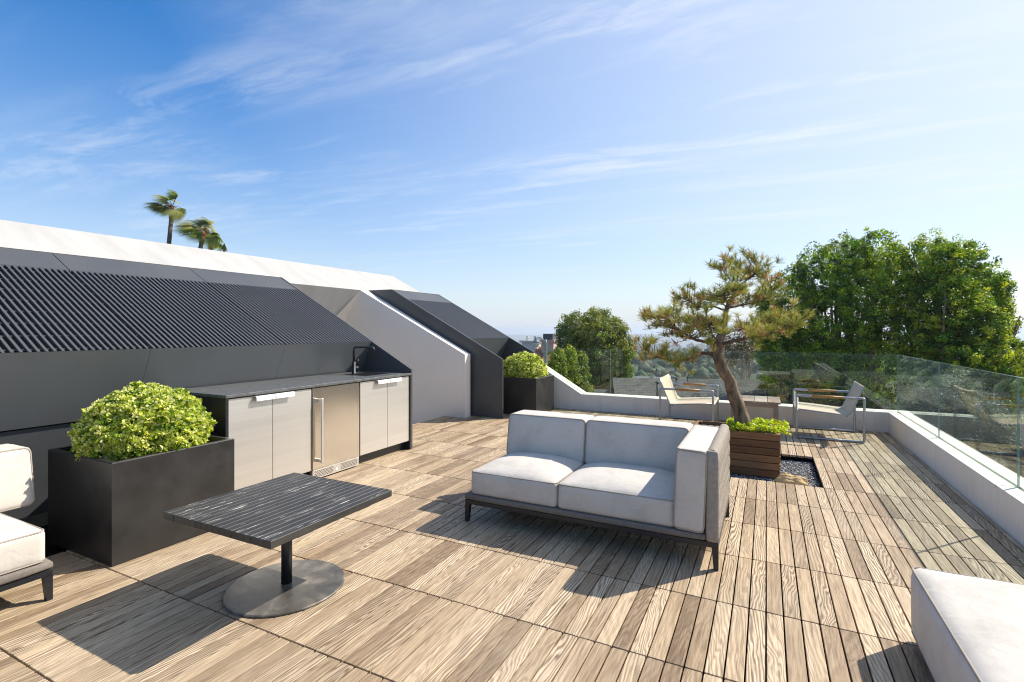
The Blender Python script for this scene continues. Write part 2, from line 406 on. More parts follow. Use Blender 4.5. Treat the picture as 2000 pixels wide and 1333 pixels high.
def glass_mat():
    m, n, l, b = new_mat('balustrade_glass')
    n.remove(b)
    out = n['Material Output']
    g_ = N(n, 'ShaderNodeNewGeometry')
    io = N(n, 'ShaderNodeMapRange', inp={1: 0.0, 2: 1.0, 3: 1.5, 4: 1 / 1.5})
    l.new(g_.outputs['Backfacing'], io.inputs[0])
    fr = N(n, 'ShaderNodeFresnel')
    l.new(io.outputs[0], fr.inputs['IOR'])
    tr = N(n, 'ShaderNodeBsdfTransparent', inp={'Color': (0.905, 0.955, 0.93, 1)})
    gl = N(n, 'ShaderNodeBsdfGlossy', inp={'Roughness': 0.0, 'Color': (0.95, 1.0, 0.98, 1)})
    mx = N(n, 'ShaderNodeMixShader')
    l.new(fr.outputs[0], mx.inputs[0]); l.new(tr.outputs[0], mx.inputs[1]); l.new(gl.outputs[0], mx.inputs[2])
    l.new(mx.outputs[0], out.inputs['Surface'])
    m2, n2, l2, b2 = new_mat('glass_edge')
    b2.inputs['Base Color'].default_value = (0.28, 0.42, 0.37, 1)
    b2.inputs['Roughness'].default_value = 0.15
    b2.inputs['Specular IOR Level'].default_value = 0.6
    b2.inputs['Transmission Weight'].default_value = 0.3


glass_mat()


def leaf_mat(name, trans=0.35, rough=0.45, spec=0.35):
    m, n, l, b = new_mat(name)
    out = n['Material Output']
    at = N(n, 'ShaderNodeAttribute', attribute_name='tint')
    l.new(at.outputs['Color'], b.inputs['Base Color'])
    b.inputs['Roughness'].default_value = rough
    b.inputs['Specular IOR Level'].default_value = spec
    tl = N(n, 'ShaderNodeBsdfTranslucent')
    hs = N(n, 'ShaderNodeHueSaturation', inp={'Hue': 0.495, 'Saturation': 1.1, 'Value': 1.4})
    l.new(at.outputs['Color'], hs.inputs['Color']); l.new(hs.outputs[0], tl.inputs['Color'])
    mx = N(n, 'ShaderNodeMixShader', inp={0: trans})
    l.new(b.outputs[0], mx.inputs[1]); l.new(tl.outputs[0], mx.inputs[2]); l.new(mx.outputs[0], out.inputs['Surface'])


leaf_mat('leaf', 0.42)
leaf_mat('needle', 0.2, 0.5)
leaf_mat('far_leaf', 0.15, 0.7, 0.2)


def shingle_mat(name, c0, c1, pitch, along_axis):
    m, n, l, b = new_mat(name)
    uv = N(n, 'ShaderNodeAttribute', attribute_name='roofuv')
    br = N(n, 'ShaderNodeTexBrick', inp={'Scale': 1.0, 'Mortar Size': 0.006, 'Color1': (*c0, 1), 'Color2': (*c1, 1), 'Mortar': (c0[0] * .35, c0[1] * .35, c0[2] * .35, 1), 'Brick Width': pitch * 2.2, 'Row Height': pitch})
    l.new(uv.outputs['Vector'], br.inputs['Vector'])
    t = N(n, 'ShaderNodeTexNoise', inp={'Scale': 3.0, 'Detail': 6.0}); l.new(uv.outputs['Vector'], t.inputs['Vector'])
    rp = ramp(n, [(0.3, (0.7, 0.7, 0.7)), (0.7, (1.15, 1.15, 1.15))]); l.new(t.outputs['Fac'], rp.inputs[0])
    mx = N(n, 'ShaderNodeMixRGB', blend_type='MULTIPLY', inp={'Fac': 1.0}); l.new(br.outputs['Color'], mx.inputs[1]); l.new(rp.outputs[0], mx.inputs[2])
    l.new(mx.outputs[0], b.inputs['Base Color'])
    b.inputs['Roughness'].default_value = 0.9
    bp = N(n, 'ShaderNodeBump', inp={'Strength': 0.8, 'Distance': 0.03}); l.new(br.outputs['Fac'], bp.inputs['Height']); bp.invert = True
    l.new(bp.outputs[0], b.inputs['Normal'])


shingle_mat('grey_shingle', (0.10, 0.097, 0.092), (0.125, 0.122, 0.115), 0.13, 0)
shingle_mat('clay_tile', (0.30, 0.13, 0.075), (0.38, 0.18, 0.11), 0.30, 0)


def gravel_mat():
    m, n, l, b = new_mat('gravel')
    at = N(n, 'ShaderNodeAttribute', attribute_name='tint')
    l.new(at.outputs['Color'], b.inputs['Base Color'])
    b.inputs['Roughness'].default_value = 0.8


gravel_mat()


def ground_mat():
    m, n, l, b = new_mat('ground_cover')
    geo = N(n, 'ShaderNodeNewGeometry')
    t = N(n, 'ShaderNodeTexNoise', inp={'Scale': 0.03, 'Detail': 10.0, 'Roughness': 0.7}); l.new(geo.outputs['Position'], t.inputs['Vector'])
    rp = ramp(n, [(0.35, (0.03, 0.048, 0.018)), (0.55, (0.055, 0.07, 0.028)), (0.68, (0.11, 0.11, 0.05)), (0.80, (0.24, 0.20, 0.11))]); l.new(t.outputs['Fac'], rp.inputs[0])
    t2 = N(n, 'ShaderNodeTexNoise', inp={'Scale': 2.5, 'Detail': 8.0, 'Roughness': 0.7}); l.new(geo.outputs['Position'], t2.inputs['Vector'])
    r2 = ramp(n, [(0.3, (0.6, 0.6, 0.6)), (0.7, (1.2, 1.2, 1.2))]); l.new(t2.outputs['Fac'], r2.inputs[0])
    mx = N(n, 'ShaderNodeMixRGB', blend_type='MULTIPLY', inp={'Fac': 1.0}); l.new(rp.outputs[0], mx.inputs[1]); l.new(r2.outputs[0], mx.inputs[2])
    l.new(mx.outputs[0], b.inputs['Base Color']); b.inputs['Roughness'].default_value = 0.95


ground_mat()

# ------------------------------------------------------------------ mesh helpers


class MB:
    def __init__(self):
        self.v, self.f, self.s, self.col = [], [], [], []

    def add(self, verts, faces, smooth=False, tint=None):
        o = len(self.v)
        self.v.extend([tuple(p) for p in verts])
        for f in faces:
            self.f.append(tuple(i + o for i in f)); self.s.append(smooth)
        if tint is not None:
            self.col.extend([tint] * len(verts))
        return self

    def box(self, x0, x1, y0, y1, z0, z1, bev=0.0):
        if bev <= 0:
            v = [(x, y, z) for z in (z0, z1) for y in (y0, y1) for x in (x0, x1)]
            return self.add(v, [(0, 2, 3, 1), (4, 5, 7, 6), (0, 1, 5, 4), (2, 6, 7, 3), (0, 4, 6, 2), (1, 3, 7, 5)])
        b = min(bev, (x1 - x0) * .45, (y1 - y0) * .45, (z1 - z0) * .45)
        rings = []
        for z, i in ((z0, b), (z0 + b, 0), (z1 - b, 0), (z1, b)):
            a0, a1, c0, c1 = x0 + i, x1 - i, y0 + i, y1 - i
            if i == 0:
                ring = [(a0 + b, c0, z), (a1 - b, c0, z), (a1, c0 + b, z), (a1, c1 - b, z), (a1 - b, c1, z), (a0 + b, c1, z), (a0, c1 - b, z), (a0, c0 + b, z)]
            else:
                ring = [(a0, c0, z), (a1, c0, z), (a1, c0, z), (a1, c1, z), (a1, c1, z), (a0, c1, z), (a0, c1, z), (a0, c0, z)]
                e = b * .4
                ring = [(a0 + e, c0, z), (a1 - e, c0, z), (a1, c0 + e, z), (a1, c1 - e, z), (a1 - e, c1, z), (a0 + e, c1, z), (a0, c1 - e, z), (a0, c0 + e, z)]
            rings.append(ring)
        v = [p for r in rings for p in r]
        f = [tuple(range(7, -1, -1)), tuple(range(24, 32))]
        for k in range(3):
            for i in range(8):
                j = (i + 1) % 8
                f.append((k * 8 + i, k * 8 + j, k * 8 + 8 + j, k * 8 + 8 + i))
        return self.add(v, f)

    def prism_xz(self, prof, y0, y1):
        n = len(prof)
        v = [(x, y0, z) for x, z in prof] + [(x, y1, z) for x, z in prof]
        f = [tuple(range(n)), tuple(range(2 * n - 1, n - 1, -1))]
        for i in range(n):
            j = (i + 1) % n
            f.append((i, i + n, j + n, j))
        return self.add(v, f)

    def prism_yz(self, prof, x0, x1):
        n = len(prof)
        v = [(x0, y, z) for y, z in prof] + [(x1, y, z) for y, z in prof]
        f = [tuple(range(n)), tuple(range(2 * n - 1, n - 1, -1))]
        for i in range(n):
            j = (i + 1) % n
            f.append((i, i + n, j + n, j))
        return self.add(v, f)

    def tube(self, pts, rad, seg=8, closed=False, caps=True, smooth=True):
        pts = [Vector(p) for p in pts]
        n = len(pts)
        rads = rad if isinstance(rad, (list, tuple)) else [rad] * n
        verts, prev = [], None
        for i in range(n):
            if closed:
                t = pts[(i + 1) % n] - pts[i - 1]
            else:
                t = pts[min(i + 1, n - 1)] - pts[max(i - 1, 0)]
            if t.length < 1e-9:
                t = Vector((0, 0, 1))
            t.normalize()
            if prev is None:
                a = Vector((0, 0, 1)) if abs(t.z) < 0.9 else Vector((1, 0, 0))
                nn = a - t * a.dot(t)
            else:
                nn = prev - t * prev.dot(t)
            nn.normalize(); prev = nn
            bb = t.cross(nn)
            for k in range(seg):
                a = 2 * math.pi * k / seg
                verts.append(pts[i] + (nn * math.cos(a) + bb * math.sin(a)) * rads[i])
        faces = []
        m = n if closed else n - 1
        for i in range(m):
            for k in range(seg):
                a, b_ = i * seg + k, i * seg + (k + 1) % seg
                c, d = ((i + 1) % n) * seg + (k + 1) % seg, ((i + 1) % n) * seg + k
                faces.append((a, b_, c, d))
        if caps and not closed:
            faces.append(tuple(range(seg - 1, -1, -1)))
            faces.append(tuple(range((n - 1) * seg, n * seg)))
        return self.add(verts, faces, smooth)

    def lathe(self, prof, cx, cy, seg=32, smooth=True):
        v, f = [], []
        for r, z in prof:
            for k in range(seg):
                a = 2 * math.pi * k / seg
                v.append((cx + r * math.cos(a), cy + r * math.sin(a), z))
        for i in range(len(prof) - 1):
            for k in range(seg):
                j = (k + 1) % seg
                f.append((i * seg + k, i * seg + j, (i + 1) * seg + j, (i + 1) * seg + k))
        f.append(tuple(range(seg - 1, -1, -1)))
        f.append(tuple(range((len(prof) - 1) * seg, len(prof) * seg)))
        return self.add(v, f, smooth)

    def build(self, name, mat, parent=None, loc=(0, 0, 0), rnd=None, autosmooth=None):
        me = bpy.data.meshes.new(name)
        L = loc if parent is None or not isinstance(parent, bpy.types.Object) else base_of(parent)
        vs = [(p[0] - L[0], p[1] - L[1], p[2] - L[2]) for p in self.v]
        me.from_pydata(vs, [], self.f)
        if any(self.s):
            me.polygons.foreach_set('use_smooth', self.s)
        if rnd is not None:
            a = me.color_attributes.new('rnd', 'FLOAT_COLOR', 'POINT')
            a.data.foreach_set('color', [*rnd, 1.0] * len(vs))
        if self.col and len(self.col) == len(vs):
            a = me.color_attributes.new('tint', 'FLOAT_COLOR', 'POINT')
            a.data.foreach_set('color', [c for t in self.col for c in (*t, 1.0)])
        me.materials.append(MATS[mat])
        me.update()
        o = bpy.data.objects.new(name, me)
        COL.objects.link(o)
        if parent is not None:
            o.parent = parent
        else:
            o.location = loc
        return o


BASE = {}


def base_of(o):
    while o.parent is not None:
        o = o.parent
    return BASE.get(o.name, (0, 0, 0))


def tag(o, label=None, cat=None, group=None, kind=None):
    for k, v in (('label', label), ('category', cat), ('group', group), ('kind', kind)):
        if v:
            o[k] = v
    return o


def thing(name, label, cat, loc=(0, 0, 0), group=None):
    o = bpy.data.objects.new(name, None)
    o.empty_display_size = 0.1
    o.location = loc
    COL.objects.link(o)
    BASE[o.name] = tuple(loc)
    return tag(o, label, cat, group)


def array_mesh(name, verts, faces, mat, parent=None, tint=None, smooth=False, loc=(0, 0, 0)):
    """numpy mesh: verts (n,3), faces (m,k) with constant k"""
    me = bpy.data.meshes.new(name)
    L = base_of(parent) if parent is not None else loc
    v = np.asarray(verts, dtype=np.float32) - np.array(L, dtype=np.float32)
    f = np.asarray(faces, dtype=np.int32)
    me.vertices.add(len(v)); me.vertices.foreach_set('co', v.ravel())
    k = f.shape[1]
    me.loops.add(f.size); me.loops.foreach_set('vertex_index', f.ravel())
    me.polygons.add(len(f)); me.polygons.foreach_set('loop_start', np.arange(0, f.size, k, dtype=np.int32))
    try:
        me.polygons.foreach_set('loop_total', np.full(len(f), k, dtype=np.int32))
    except Exception:
        pass
    if smooth:
        me.polygons.foreach_set('use_smooth', np.ones(len(f), dtype=bool))
    me.update(calc_edges=True)
    if tint is not None:
        a = me.color_attributes.new('tint', 'FLOAT_COLOR', 'POINT')
        c = np.ones((len(v), 4), dtype=np.float32); c[:, :3] = tint
        a.data.foreach_set('color', c.ravel())
    me.materials.append(MATS[mat])
    o = bpy.data.objects.new(name, me)
    COL.objects.link(o)
    if parent is not None:
        o.parent = parent
    else:
        o.location = loc
    return o


def leaf_shape(kind):
    """unit leaf along +X, normal +Z"""
    if kind == 'quad':
        v = [(0, 0, 0), (0.5, -0.32, 0.06), (1, 0, -0.05), (0.5, 0.32, 0.06)]
        f = [(0, 1, 2, 3)]
    elif kind == 'spoon':
        v = [(0, 0, 0), (0.45, -0.14, 0.05), (0.8, -0.22, 0.04), (1.0, 0, -0.04), (0.8, 0.22, 0.04), (0.45, 0.14, 0.05), (0.5, 0, 0.0), (0.8, 0, -0.02)]
        f = [(0, 1, 6, 5), (1, 2, 7, 6), (6, 7, 4, 5), (2, 3, 4, 7)]
    else:  # needle
        v = [(0, -0.012, 0), (0, 0.012, 0.0), (1, 0.004, 0), (1, -0.004, 0)]
        f = [(0, 1, 2, 3)]
    return np.array(v), np.array(f)


def scatter_leaves(rng, pos, direc, size, kind, tint, roll=None, width=1.0):
    """place leaf copies: pos (n,3), direc (n,3) leaf axis, size (n,), tint (n,3)"""
    lv, lf = leaf_shape(kind)
    lv = lv * np.array([1, width, 1])
    n = len(pos)
    d = direc / (np.linalg.norm(direc, axis=1, keepdims=True) + 1e-9)
    rv = rng.normal(size=(n, 3)) if roll is None else roll
    s = np.cross(d, rv); s /= (np.linalg.norm(s, axis=1, keepdims=True) + 1e-9)
    u = np.cross(s, d)
    fl = u[:, 2] < 0
    u[fl] *= -1; s[fl] *= -1
    V = pos[:, None, :] + size[:, None, None] * (lv[None, :, 0:1] * d[:, None, :] + lv[None, :, 1:2] * s[:, None, :] + lv[None, :, 2:3] * u[:, None, :])
    F = lf[None, :, :] + (np.arange(n) * len(lv))[:, None, None]
    T = np.repeat(tint, len(lv), axis=0)
    return V.reshape(-1, 3), F.reshape(-1, lf.shape[1]), T


CT, ST = math.cos(R(26.7)), math.sin(R(26.7))


def at(u, v, d):
    """point that stands d metres ahead of the tripod in the bearing of a measured photo point"""
    xc = (u - 1000) / 988.2 * d
    return np.array([-ST * d + CT * xc, CT * d + ST * xc, HCAM - (v - 645) / 988.2 * d])


# ------------------------------------------------------------------ terrain
def hnoise(x, y, s, seed=0.0):
    return mnoise.noise(Vector((x / s + seed, y / s - seed, seed * 1.7)))


def ground_z(x, y):
    d = math.hypot(x, y)
    # direction component along the valley view
    z = -7.2
    if d > 22:
        t = min(1, (d - 22) / 160)
        z -= 34 * t * t * (3 - 2 * t)
    if d > 210:
        # wooded spur across the valley
        ang = math.degrees(math.atan2(x, y))
        t = max(0, 1 - abs(d - 430) / 220)
        t = t * t * (3 - 2 * t)
        z += t * (22 + 9 * hnoise(x, y, 170, 3.3) + 6 * math.sin(math.radians(ang * 7 + 40)))
    if d > 600:
        t = min(1, (d - 600) / 900)
        z -= 62 * t
        t2 = max(0, 1 - abs(d - 1900) / 800); t2 = t2 * t2 * (3 - 2 * t2)
        z += t2 * (46 + 26 * hnoise(x, y, 700, 7.7))
        t3 = max(0, 1 - abs(d - 5200) / 1900); t3 = t3 * t3 * (3 - 2 * t3)
        z += t3 * (45 + 70 * hnoise(x, y, 1900, 1.9))
    if 22 < d < 900:
        z += 2.2 * hnoise(x, y, 38, 5.1) * min(1, (d - 22) / 60)
    return z


def build_ground():
    rr = [0.01] + list(np.geomspace(6, 14000, 92))
    na = 216
    v, f = [], []
    for r in rr:
        for k in range(na):
            a = 2 * math.pi * k / na
            x, y = r * math.sin(a), r * math.cos(a)
            v.append((x, y, ground_z(x, y)))
    for i in range(len(rr) - 1):
        for k in range(na):
            j = (k + 1) % na
            f.append((i * na + k, i * na + j, (i + 1) * na + j, (i + 1) * na + k))
    o = array_mesh('ground', v, np.array(f)[:, ::-1], 'ground_cover', smooth=True)
    tag(o, kind='structure')


build_ground()


def blob_forest():
    """far-off woods: rounded crowns joined into one mass"""
    rng = np.random.default_rng(5)
    # unit lumpy crown from an icosphere
    import bmesh
    bm = bmesh.new(); bmesh.ops.create_icosphere(bm, subdivisions=1, radius=1.0)
    base = np.array([v.co[:] for v in bm.verts]); fac = np.array([[v.index for v in fc.verts] for fc in bm.faces]); bm.free()
    variants = []
    for s in range(5):
        sc = np.array([1 + 0.38 * mnoise.noise(Vector(p * 2.3) + Vector((s * 9.1, 0, 0))) for p in base])
        variants.append(base * sc[:, None] * np.array([1, 1, 0.95]))
    V, F, T = [], [], []
    off = 0
    bear0 = math.radians(-27)
    for i in range(8600):
        if i < 6800:
            d = rng.uniform(60, 640); a = rng.uniform(math.radians(-24), math.radians(82))
        else:
            d = rng.uniform(650, 2600); a = rng.uniform(math.radians(-25), math.radians(70))
        x, y = d * math.sin(a), d * math.cos(a)
        gn = hnoise(x, y, 60, 11.0)
        if gn > 0.62:
            continue
        rad = rng.uniform(2.0, 4.6) * (1.0 if d < 650 else 2.4)
        h = rad * rng.uniform(0.9, 1.5)
        z = ground_z(x, y) + h * 0.55
        if d < 140:
            z = min(z, HCAM - 0.085 * d - h)
        sh = variants[rng.integers(5)]
        th = rng.uniform(0, 6.28); c, s = math.cos(th), math.sin(th)
        p = sh * np.array([rad, rad, h]); p = np.stack([p[:, 0] * c - p[:, 1] * s, p[:, 0] * s + p[:, 1] * c, p[:, 2]], 1) + np.array([x, y, z])
        base_c = np.array([(0.040, 0.070, 0.022), (0.060, 0.085, 0.030), (0.085, 0.105, 0.040), (0.045, 0.06, 0.03)][rng.integers(4)]) * rng.uniform(0.8, 1.3)
        V.append(p); F.append(fac + off); T.append(np.tile(base_c, (len(p), 1)) * rng.uniform(0.8, 1.2, (len(p), 1))); off += len(p)
    o = array_mesh('woods', np.concatenate(V), np.concatenate(F), 'far_leaf', tint=np.concatenate(T), smooth=False)
    tag(o, 'hazy wooded hillside across the valley beyond the glass', 'woods', kind='stuff')


blob_forest()

# ------------------------------------------------------------------ the house with its roof, dormers and fins
SL = math.tan(R(27.2))                      # common slope


def roof_z(x):
    return 2.108 + (-6.462 - x) * 0.5038


house = thing('house', 'white modern house with sloping roof and two dark louvred dormers beside the deck', 'house', (-6.5, 4.0, -7.2))
MB().prism_xz([(-7.43, roof_z(-7.43)), (-10.5, 1.6), (-10.5, -7.4), (-6.99, -7.4), (-6.99, 1.255), (-6.462, 2.108)], -5.0, 8.86).build('roof', 'white_roof', house)
MB().prism_xz([(-6.462, 2.1075), (-6.95, 1.3), (-6.95, -.5), (-4.4, -.5), (-4.4, roof_z(-4.4) - .03)], 7.0065, 7.0695).build('roof_slope', 'white_roof', house)
MB().prism_xz([(-6.4622, 2.1078), (-4.277, 1.007), (-4.277, -7.2), (-6.97, -7.2), (-6.97, 1.29)], 6.84, 7.005).build('fin_wall', 'smooth_white', house)
A = np.array((-6.4625, 6.838, 2.106)); Q = np.array((-6.804, 6.838, 1.555)); Rr = np.array((-6.745, 6.562, 1.649))
Q2 = A + (Q - A) * 1.55; R2 = A + (Rr - A) * 1.75
MB().add([A, Rr, R2, Q2, Q], [(0, 1, 2, 3, 4)]).build('soffit_facet', 'smooth_white', house)
# unseen ledge below deck level, raised to bounce sun onto the fin, and the body of the house under the deck
MB().box(-6.98, -4.70, 4.83, 6.839, -0.62, -0.21).build('recess_bounce_floor', 'smooth_white', house)
MB().box(-4.70, 1.74, -5.0, 8.80, -7.3, -0.2).build('wall', 'white_stucco', house)


def dormer(y0, y1, seams, wall_lo, lab):
    """dark louvred dormer: side fins, cap, slats over a dark board, undercut panel below"""
    prof_front = -3.722
    fin = [(prof_front, 0.004), (prof_front, 0.935), (-5.949, 2.12), (-6.50, 2.12), (-6.95, 1.30), (-6.95, 0.004)]
    for yy in (y0, y1):
        MB().prism_xz(fin, yy - 0.012, yy + 0.012).build('side_fin', 'dark_panel', house)
    ya, yb = y0 + 0.0125, y1 - 0.0125
    # slope line in XZ
    def sp(t):  # t: metres up the slope from (-4.329, 1.253)
        return (-4.329 - t * math.cos(R(28.0)), 1.253 + t * math.sin(R(28.0)))
    edges = [ya] + seams + [yb]
    g = 0.004
    (xt, zt) = sp(1.462); (x2, z2) = sp(1.83)
    MB().prism_xz([(-4.56, 1.10), (-4.46, 1.165), (sp(1.43)[0], sp(1.43)[1] - .13), (xt - .1, zt - .26)], ya, yb).build('backing', 'dark_gap', house)
    MB().prism_xz([(x2, z2 - .03), (-6.60, z2 - .03), (-6.60, z2 - .14), (x2, z2 - .14)], ya, yb).build('cap_gap', 'dark_gap', house)
    MB().prism_xz([(x2 - .012, z2 + .008), (-6.62, z2 + .008), (-6.62, z2 - .018), (x2 - .012, z2 - .018)], ya, yb).build('ridge_cap', 'dark_panel', house)
    for a, b_ in zip(edges[:-1], edges[1:]):
        n = (-math.sin(R(28)), -math.cos(R(28)))
        o = 0.022
        cap = [(xt, zt), (x2, z2), (x2 - n[0] * 0 + .0, z2 - o), (xt + .0, zt - o)]
        MB().prism_xz(cap, a + g, b_ - g).build('cap_panel', 'dark_panel', house)
        louv = MB().prism_xz([(-4.331, 1.2510), (-4.331 - .05, 1.2510 - .012), (-4.331 - .05, 1.20), (-4.331 - .03, 1.19)], a + g, b_ - g).build('louvre_panel', 'dark_panel', house)
        # slats run up the slope
        ns = max(2, int(round((b_ - a - 2 * g) / 0.0448)))
        (xa, za), (xb, zb) = sp(0.0), sp(1.458)
        first = None
        for i in range(ns):
            yc = a + g + (i + 0.5) * (b_ - a - 2 * g) / ns
            w = 0.0084
            dn = 0.075
            nx, nz = math.sin(R(28)) * dn, -math.cos(R(28)) * dn
            s = MB()
            v = [(xa, yc - w, za), (xa, yc + w, za), (xb, yc + w, zb), (xb, yc - w, zb),
                 (xa - nx, yc - w, za + nz), (xa - nx, yc + w, za + nz), (xb - nx, yc + w, zb + nz), (xb - nx, yc - w, zb + nz)]
            s.add(v, [(0, 1, 2, 3), (7, 6, 5, 4), (0, 4, 5, 1), (1, 5, 6, 2), (2, 6, 7, 3), (3, 7, 4, 0)])
            s.build('slat', 'slat_paint', louv)
        for k in range(8):
            t = 0.06 + k * 0.19
            (x, z) = sp(t)
            cx, cz = x - math.sin(R(28)) * .018, z - math.cos(R(28)) * .018
            MB().box(cx - .007, cx + .007, a + g, b_ - g, cz - .005, cz + .005).build('cross_rod', 'dark_panel', louv)
        # undercut panels below the slats
        def up(z):
            return -4.329 - (1.253 - z) * 0.449
        t = 0.03
        MB().prism_xz([(up(1.2505), 1.2505), (up(.720), .720), (up(.720) - t, .720), (up(1.2305) - t, 1.2305)], a + .001, b_ - .001).build('wall_panel', 'wall_panel_paint', house)
        MB().prism_xz([(up(.708) - .012, .708), (up(.01) - .012, .01), (up(.01) - t - .012, .01), (up(.708) - t - .012, .708)], a + .001, b_ - .001).build('wall_panel', 'wall_panel_paint', house)
    MB().prism_xz([(-4.40, 1.2), (-4.95, .0), (-5.0, .0), (-4.5, 1.2)], ya, yb).build('wall_backing', 'dark_gap', house)


dormer(-1.45, 4.782, [-0.206, 1.039, 2.284, 3.531], None, '')
dormer(7.082, 8.50, [8.30], None, '')

# ------------------------------------------------------------------ deck
deck = bpy.data.objects.new('deck', None); COL.objects.link(deck); BASE['deck'] = (0, 0, 0)
tag(deck, kind='structure')
PITCH, ROW, Y0R = 0.0762, 0.61, 1.5855
PW, GAPY = 0.0355, 0.0035


def plank_mesh(mb, xa, xb, ya, yb, z=0.0, tilt=0.0):
    e, c = 0.0015, 0.004
    def ring(i, zz):
        a0, a1, b0, b1 = xa + i, xb - i, ya + i, yb - i
        return [(a0 + c, b0, zz - tilt), (a1 - c, b0, zz + tilt), (a1, b0 + c, zz + tilt), (a1, b1 - c, zz + tilt), (a1 - c, b1, zz + tilt), (a0 + c, b1, zz - tilt), (a0, b1 - c, zz - tilt), (a0, b0 + c, zz - tilt)]
    v = ring(0, z - .022) + ring(0, z - e) + ring(e, z)
    f = [tuple(range(16, 24))]
    for k in range(2):
        for i in range(8):
            j = (i + 1) % 8
            f.append((k * 8 + i, k * 8 + j, k * 8 + 8 + j, k * 8 + 8 + i))
    mb.add(v, f)
    return len(v)


def build_deck():
    rng = random.Random(11)
    cells = []
    for r in range(-4, 12):
        ya, yb = Y0R + ROW * r, Y0R + ROW * (r + 1)
        yb2 = min(yb, 8.468)
        if ya >= 8.468:
            continue
        for c in range(-66, 20):
            xa, xb = c * PITCH - 0.002, (c + 1) * PITCH - 0.002
            if xb < -4.66 or xa > 1.46:
                continue
            if xa < -4.68:
                xa = -4.68
            xb = min(xb, 1.482)
            yc, xc = (ya + yb2) / 2, (xa + xb) / 2
            # pit around the wooden planter
            if 5.2455 - .05 < yc < 6.4655 + .05 and -0.84 < xc < 0.455:
                continue
            # dark volume footprints: under kitchen, nothing to show
            if xc < -4.0 and yc < 4.6:
                continue
            d = -ST * xc + CT * yc
            vis = False
            score = -1
            if d > 0.3:
                u = 1000 + 988.2 * (CT * xc + ST * yc) / d
                vv = 645 + 988.2 * HCAM / d
                if -120 < u < 2120 and 700 < vv < 1480:
                    score = 1.0 / d ** 2
                    if not (-60 < u < 2060 and vv < 1420):
                        score *= 0.2
                    # hidden beneath furniture
                    if xc < -3.45 and yc < 2.4:
                        score *= .05
                    if 0.6 < xc and yc < 2.8:
                        score *= .05
            cells.append((score, xa, xb, ya, yb2))
    cells.sort(key=lambda t: -t[0])
    nind = 296
    rest = MB(); rcol = []
    for i, (score, xa, xb, ya, yb) in enumerate(cells):
        rnd = (rng.random(), rng.random() ** 1.2, rng.random())
        gx = 0.0033
        z = rng.uniform(-0.0012, 0.0)
        tl = rng.uniform(-.0006, .0006)
        if i < nind:
            m = MB(); plank_mesh(m, xa + gx, xb - gx, ya + GAPY, yb - GAPY, z, tl)
            m.build('plank', 'deck_wood', deck, rnd=rnd)
        else:
            n = plank_mesh(rest, xa + gx, xb - gx, ya + GAPY, yb - GAPY, z, tl)
            rcol += [*rnd, 1.0] * n
    o = rest.build('planking', 'deck_wood', deck)
    a = o.data.color_attributes.new('rnd', 'FLOAT_COLOR', 'POINT'); a.data.foreach_set('color', rcol)
    tag(o, kind='stuff')
    s = MB()
    s.box(-4.70, 1.484, -1.0, 5.2455, -0.06, -0.028)
    s.box(-4.70, 1.484, 6.4655, 8.469, -0.06, -0.028)
    s.box(-4.70, -0.84, 5.2456, 6.4654, -0.06, -0.028)
    s.box(0.456, 1.484, 5.2456, 6.4654, -0.06, -0.028)
    o = s.build('support_frame', 'dark_gap', deck)


build_deck()

# ------------------------------------------------------------------ parapet and glass
par = thing('parapet_wall', 'low white stucco parapet wall along the deck edge below the glass', 'wall', (1.6, 8.6, 0.0))
ZP, XI, YI = 0.272, 1.488, 8.471
XG, YG = 1.612, 8.585
# two strips with a groove for the glass between them
for nm, a, b_ in (('inner_kerb', YI, YG - .014), ('outer_kerb', YG + .014, 8.76)):
    prof = [(-2.90, ZP), (-3.70, ZP + .80 * .592), (-3.70, -.3), (XI if nm == 'inner_kerb' else 1.75, -.3), (XI if nm == 'inner_kerb' else 1.75, ZP)]
    MB().prism_xz(prof, a, b_).build(nm, 'white_stucco', par)
MB().box(XI, XG - .014, -3.0, YG - .0142, -.3, ZP).build('inner_kerb', 'white_stucco', par)
MB().box(XG + .014, 1.75, -3.0, YG + .0138, -.3, ZP).build('outer_kerb', 'white_stucco', par)
gro = MB().prism_xz([(-2.90, ZP - .03), (-3.70, ZP + .80 * .592 - .03), (-3.70, -.3), (XG - .014, -.3), (XG - .014, ZP - .03)], YG - .0139, YG + .0139).build('glazing_channel', 'vent_metal', par)
MB().box(XG - .0139, XG + .0139, -3.0, YG, -.3, ZP - .03).build('glazing_channel', 'vent_metal', par)
for yy in (6.735, 4.866, 2.997):
    MB().box(XI - .0005, XG - .0145, yy - .0015, yy + .0015, ZP - .02, ZP + .0008).build('coping_joint', 'vent_metal', par)

ZG = 1.060
bal = thing('glass_balustrade', 'frameless clear glass balustrade standing in the white parapet', 'balustrade', (1.6, 8.585, ZP))


def pane(poly, axis, c, t=0.012):
    """thin pane with a greenish polished edge"""
    m = MB()
    n = len(poly)
    if axis == 'y':
        v = [(a, c - t / 2, z) for a, z in poly] + [(a, c + t / 2, z) for a, z in poly]
    else:
        v = [(c - t / 2, a, z) for a, z in poly] + [(c + t / 2, a, z) for a, z in poly]
    m.add(v, [tuple(range(n)), tuple(range(2 * n - 1, n - 1, -1))])
    p = m.build('pane', 'balustrade_glass', bal)
    e = MB()
    f = []
    for i in range(n):
        j = (i + 1) % n
        f.append((i, i + n, j + n, j))
    e.add(v, f)
    e.build('polished_edge', 'glass_edge', p)


